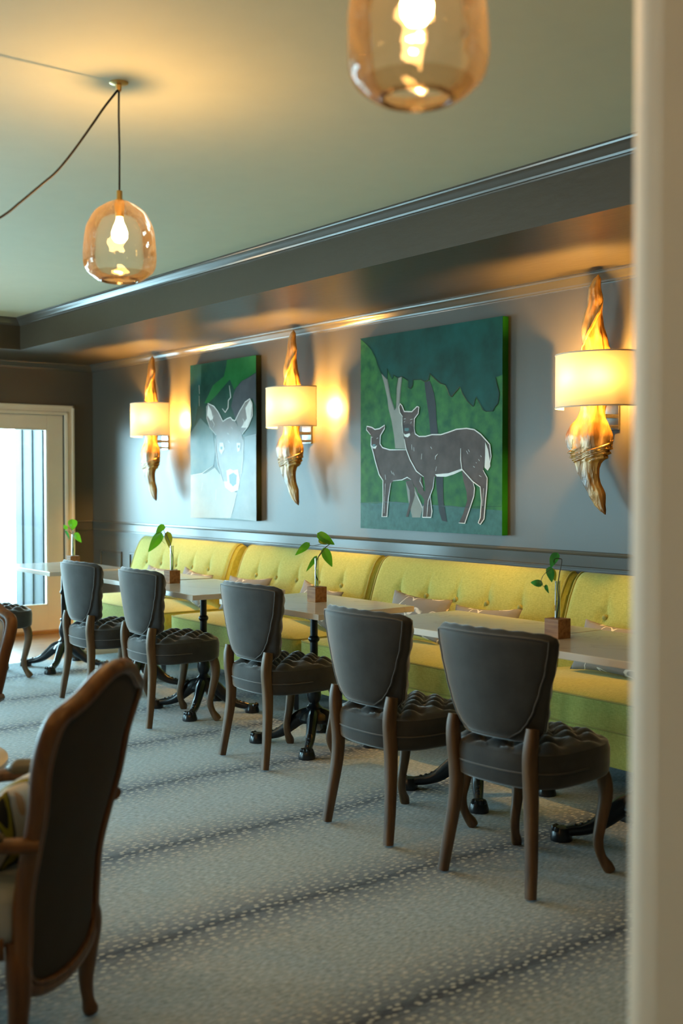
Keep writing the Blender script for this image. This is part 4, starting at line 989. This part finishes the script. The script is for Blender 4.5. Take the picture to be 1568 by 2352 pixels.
# ------------------------------------------------------------------ carved armchairs
def make_armchair():
    root = empty('carved_armchair', (0, 0, 0), 0, 'x', 'armchair', 'carved oak framed armchairs')
    def bx(z): return lerp([(.0, 0), (.26, .0), (.42, -.01), (.70, -.075), (.92, -.135), (1.0, -.155)], z)[0]
    # right half outline of the back frame (y,z)
    half = [(0, .945), (.05, .940), (.10, .922), (.150, .896), (.19, .880), (.222, .868), (.238, .845), (.240, .80), (.232, .74), (.218, .64), (.205, .54), (.195, .44), (.19, .34), (.182, .245), (.12, .208), (0, .195)]
    full = half + [(-y, z) for y, z in reversed(half[1:-1])]
    def loop(k, dx):
        pts = []
        for y, z in full:
            yy = y * k; zz = .62 + (z - .62) * (1 - (1 - k) * .62)
            pts.append((bx(zz) + dx + .5 * yy * yy, yy, zz))
        s = spline(pts + [pts[0]], 160); return s
    b = MB()
    L0 = loop(1.0, 0); n = len(L0) - 1
    b.tube(L0, [(.024, .020)] * len(L0), 10)
    b.tube(loop(.93, .014), .009, 8); b.tube(loop(.955, -.016), .007, 8)
    b.build('back_frame', M['arm_wood'], root, autosmooth=60)
    def pad(dx, puff, name, m, kk):
        bb = MB()
        Lp = loop(kk, dx)[:-1]; N = len(Lp); c = Vector((bx(.6) + dx, 0, .62))
        rows = []
        for r in range(9):
            t = 1 - r / 8.0
            row = []
            for p in Lp:
                q = Vector((0, p.y * t, c.z + (p.z - c.z) * t)); row.append((bx(q.z) + dx + .5 * q.y * q.y + puff * (1 - t ** 4), q.y, q.z))
            rows.append(row)
        vs = [p for r in rows for p in r]; fs = []
        for i in range(8):
            for j in range(N): fs.append((i * N + j, i * N + (j + 1) % N, (i + 1) * N + (j + 1) % N, (i + 1) * N + j))
        bb.add(vs, fs); bb.build(name, m, root, autosmooth=0)
    pad(-.010, -.010, 'back_panel', M['dark_cloth'], .93)
    pad(.012, .045, 'back_cushion', M['pale_cloth'], .93)
    # seat rails and cushion
    b = MB()
    out = spline([(.05, .20, .33), (.20, .27, .325), (.42, .30, .315), (.52, .27, .32), (.56, .12, .33), (.565, 0, .315), (.56, -.12, .33), (.52, -.27, .32), (.42, -.30, .315), (.20, -.27, .325), (.05, -.20, .33)], 70)
    b.tube(out, [(.016, .032)] * 71, 10); b.build('seat_rail', M['arm_wood'], root, autosmooth=60)
    b = MB()
    def sc(u, v):
        a = v * 2 * pi; c, s = cos(a), sin(a)
        x = .27 + .285 * (abs(c) ** .5) * (1 if c > 0 else -1); y = (.285 if c > -.3 else .24) * (abs(s) ** .5) * (1 if s > 0 else -1)
        pr = lerp([(0, .96, .33), (.2, 1.0, .37), (.45, .99, .43), (.6, .9, .455), (.8, .5, .47), (1, .01, .475)], u)
        return (.27 + (x - .27) * pr[0], y * pr[0], pr[1])
    b.grid(sc, 16, 56, cv=True); b.build('seat', M['pale_cloth'], root, autosmooth=0)
    for sy in (1, -1):
        b = MB()
        P = spline([(-.045, sy * .215, .575), (.05, sy * .262, .582), (.18, sy * .300, .590), (.30, sy * .312, .582), (.375, sy * .312, .565), (.40, sy * .31, .535), (.375, sy * .308, .50), (.335, sy * .30, .43), (.31, sy * .295, .36), (.315, sy * .285, .32)], 50)
        b.tube(P, [(.021, .018)] * 51, 10); b.build('arm', M['arm_wood'], root, autosmooth=60)
        b = MB(); P = spline([(.02, sy * .255, .600), (.12, sy * .288, .610), (.24, sy * .309, .608), (.31, sy * .312, .600)], 20)
        b.tube(P, [(lerp([(0, .012), (.12, .028), (.88, .028), (1, .012)], i / 20)[0], lerp([(0, .008), (.15, .022), (.85, .022), (1, .008)], i / 20)[0]) for i in range(21)], 12); b.build('arm_pad', M['arm_pad'], root, autosmooth=0)
        b = MB(); P = spline([(.03, sy * .185, .34), (.022, sy * .190, .29), (.016, sy * .195, .235), (.022, sy * .19, .16), (.028, sy * .188, .09), (.022, sy * .19, .03), (.016, sy * .195, 0)], 24)
        b.tube(P, [lerp([(0, .024), (.25, .030), (.5, .024), (.8, .016), (.93, .022), (1, .018)], i / 24)[0] for i in range(25)], 10); b.build('leg', M['arm_wood'], root, autosmooth=60)
        b = MB(); P = spline([(.50, sy * .245, .35), (.535, sy * .27, .29), (.53, sy * .272, .20), (.51, sy * .262, .10), (.53, sy * .272, .03), (.55, sy * .28, 0)], 24)
        b.tube(P, [lerp([(0, .03), (.25, .034), (.5, .022), (.8, .015), (.93, .024), (1, .018)], i / 24)[0] for i in range(25)], 10); b.build('leg', M['arm_wood'], root, autosmooth=60)
    return root
ac = make_armchair()
inst(ac, False, (1.127, 2.584, .006), radians(130.8), 'carved oak armchair in the left foreground, its tall charcoal back to the camera')
inst(ac, True, (1.425, 4.33, .006), radians(-152), 'carved oak armchair at the left edge, only its side frame showing')
# printed cushion in the near armchair
b = MB()
for sg in (1, -1):
    def fn(u, v, sg=sg):
        s = u * 2 - 1; q = v * 2 - 1
        e = max(0, (1 - abs(s) ** 2.2)) ** .6 * max(0, (1 - abs(q) ** 2.2)) ** .6
        return (sg * .07 * e, s * .19 * (1 - .06 * (1 - q * q)), q * .165 * (1 - .06 * (1 - s * s)))
    b.grid(fn, 20, 20)
o = b.build('throw_cushion', M['cushion'], autosmooth=0)
me = o.data; bm = bmesh.new(); bm.from_mesh(me); bmesh.ops.remove_doubles(bm, verts=bm.verts, dist=.0004); bmesh.ops.recalc_face_normals(bm, faces=bm.faces); bm.to_mesh(me); bm.free()
fa = radians(130.8); fx, fy = cos(fa), sin(fa)
o.location = (1.127 + fx * .13 , 2.584 + fy * .14, .545); o.rotation_euler = (0, radians(-30), fa)
tag(o, 'white, black and yellow printed throw cushion in the foreground armchair', 'cushion')
# low round table at the left edge
tb = empty('side_table', (.980, 3.541, 0), 0, 'low round table with pale top peeking in at the left edge', 'table')
tb.scale = (1, 1, .965)
b = MB(); b.lathe([(.001, .54), (.34, .54), (.355, .545), (.355, .56), (.345, .565), (.001, .565)], 64, caps=False); b.build('tabletop', M['marble'], tb)
b = MB(); b.lathe([(.001, .52), (.335, .522), (.34, .54), (.001, .54)], 64, caps=False); b.build('apron', M['iron'], tb)
b = MB(); b.lathe([(.16, 0), (.16, .015), (.03, .05), (.022, .1), (.022, .5), (.06, .53)], 24); b.build('pedestal', M['iron'], tb)

# ------------------------------------------------------------------ daylight and camera
w = bpy.data.worlds.new('sky'); SC.world = w; w.use_nodes = True
bgn = w.node_tree.nodes['Background']; bgn.inputs[0].default_value = (.52, .87, 1.0, 1); bgn.inputs[1].default_value = SKY
def portal(loc, rot, sx, sy):
    l = bpy.data.lights.new('sky_portal', 'AREA'); l.shape = 'RECTANGLE'; l.size = sx; l.size_y = sy; l.cycles.is_portal = True
    o = bpy.data.objects.new('sky_portal', l); COL.objects.link(o); o.location = loc; o.rotation_euler = rot
for a, c in groups: portal(((a + c) / 2, WY + .11, 1.06), (radians(-90), 0, 0), c - a, 1.7)
for a, c in WIN: portal((LX - .11, (a + c) / 2, 1.35), (0, radians(-90), 0), 1.6, c - a)

cam = bpy.data.cameras.new('camera'); co = bpy.data.objects.new('camera', cam); COL.objects.link(co); SC.camera = co
cam.sensor_fit = 'VERTICAL'; cam.sensor_height = 36; cam.lens = 2600 / 2352 * 36
co.location = (0, 0, 1.4)
yaw = radians(37.5); pt = math.atan(73 / 2600)
co.rotation_euler = (radians(90) - pt, 0, -yaw)
cam.dof.use_dof = True; cam.dof.focus_distance = 5.6; cam.dof.aperture_fstop = 2.3
cam.clip_start = .05
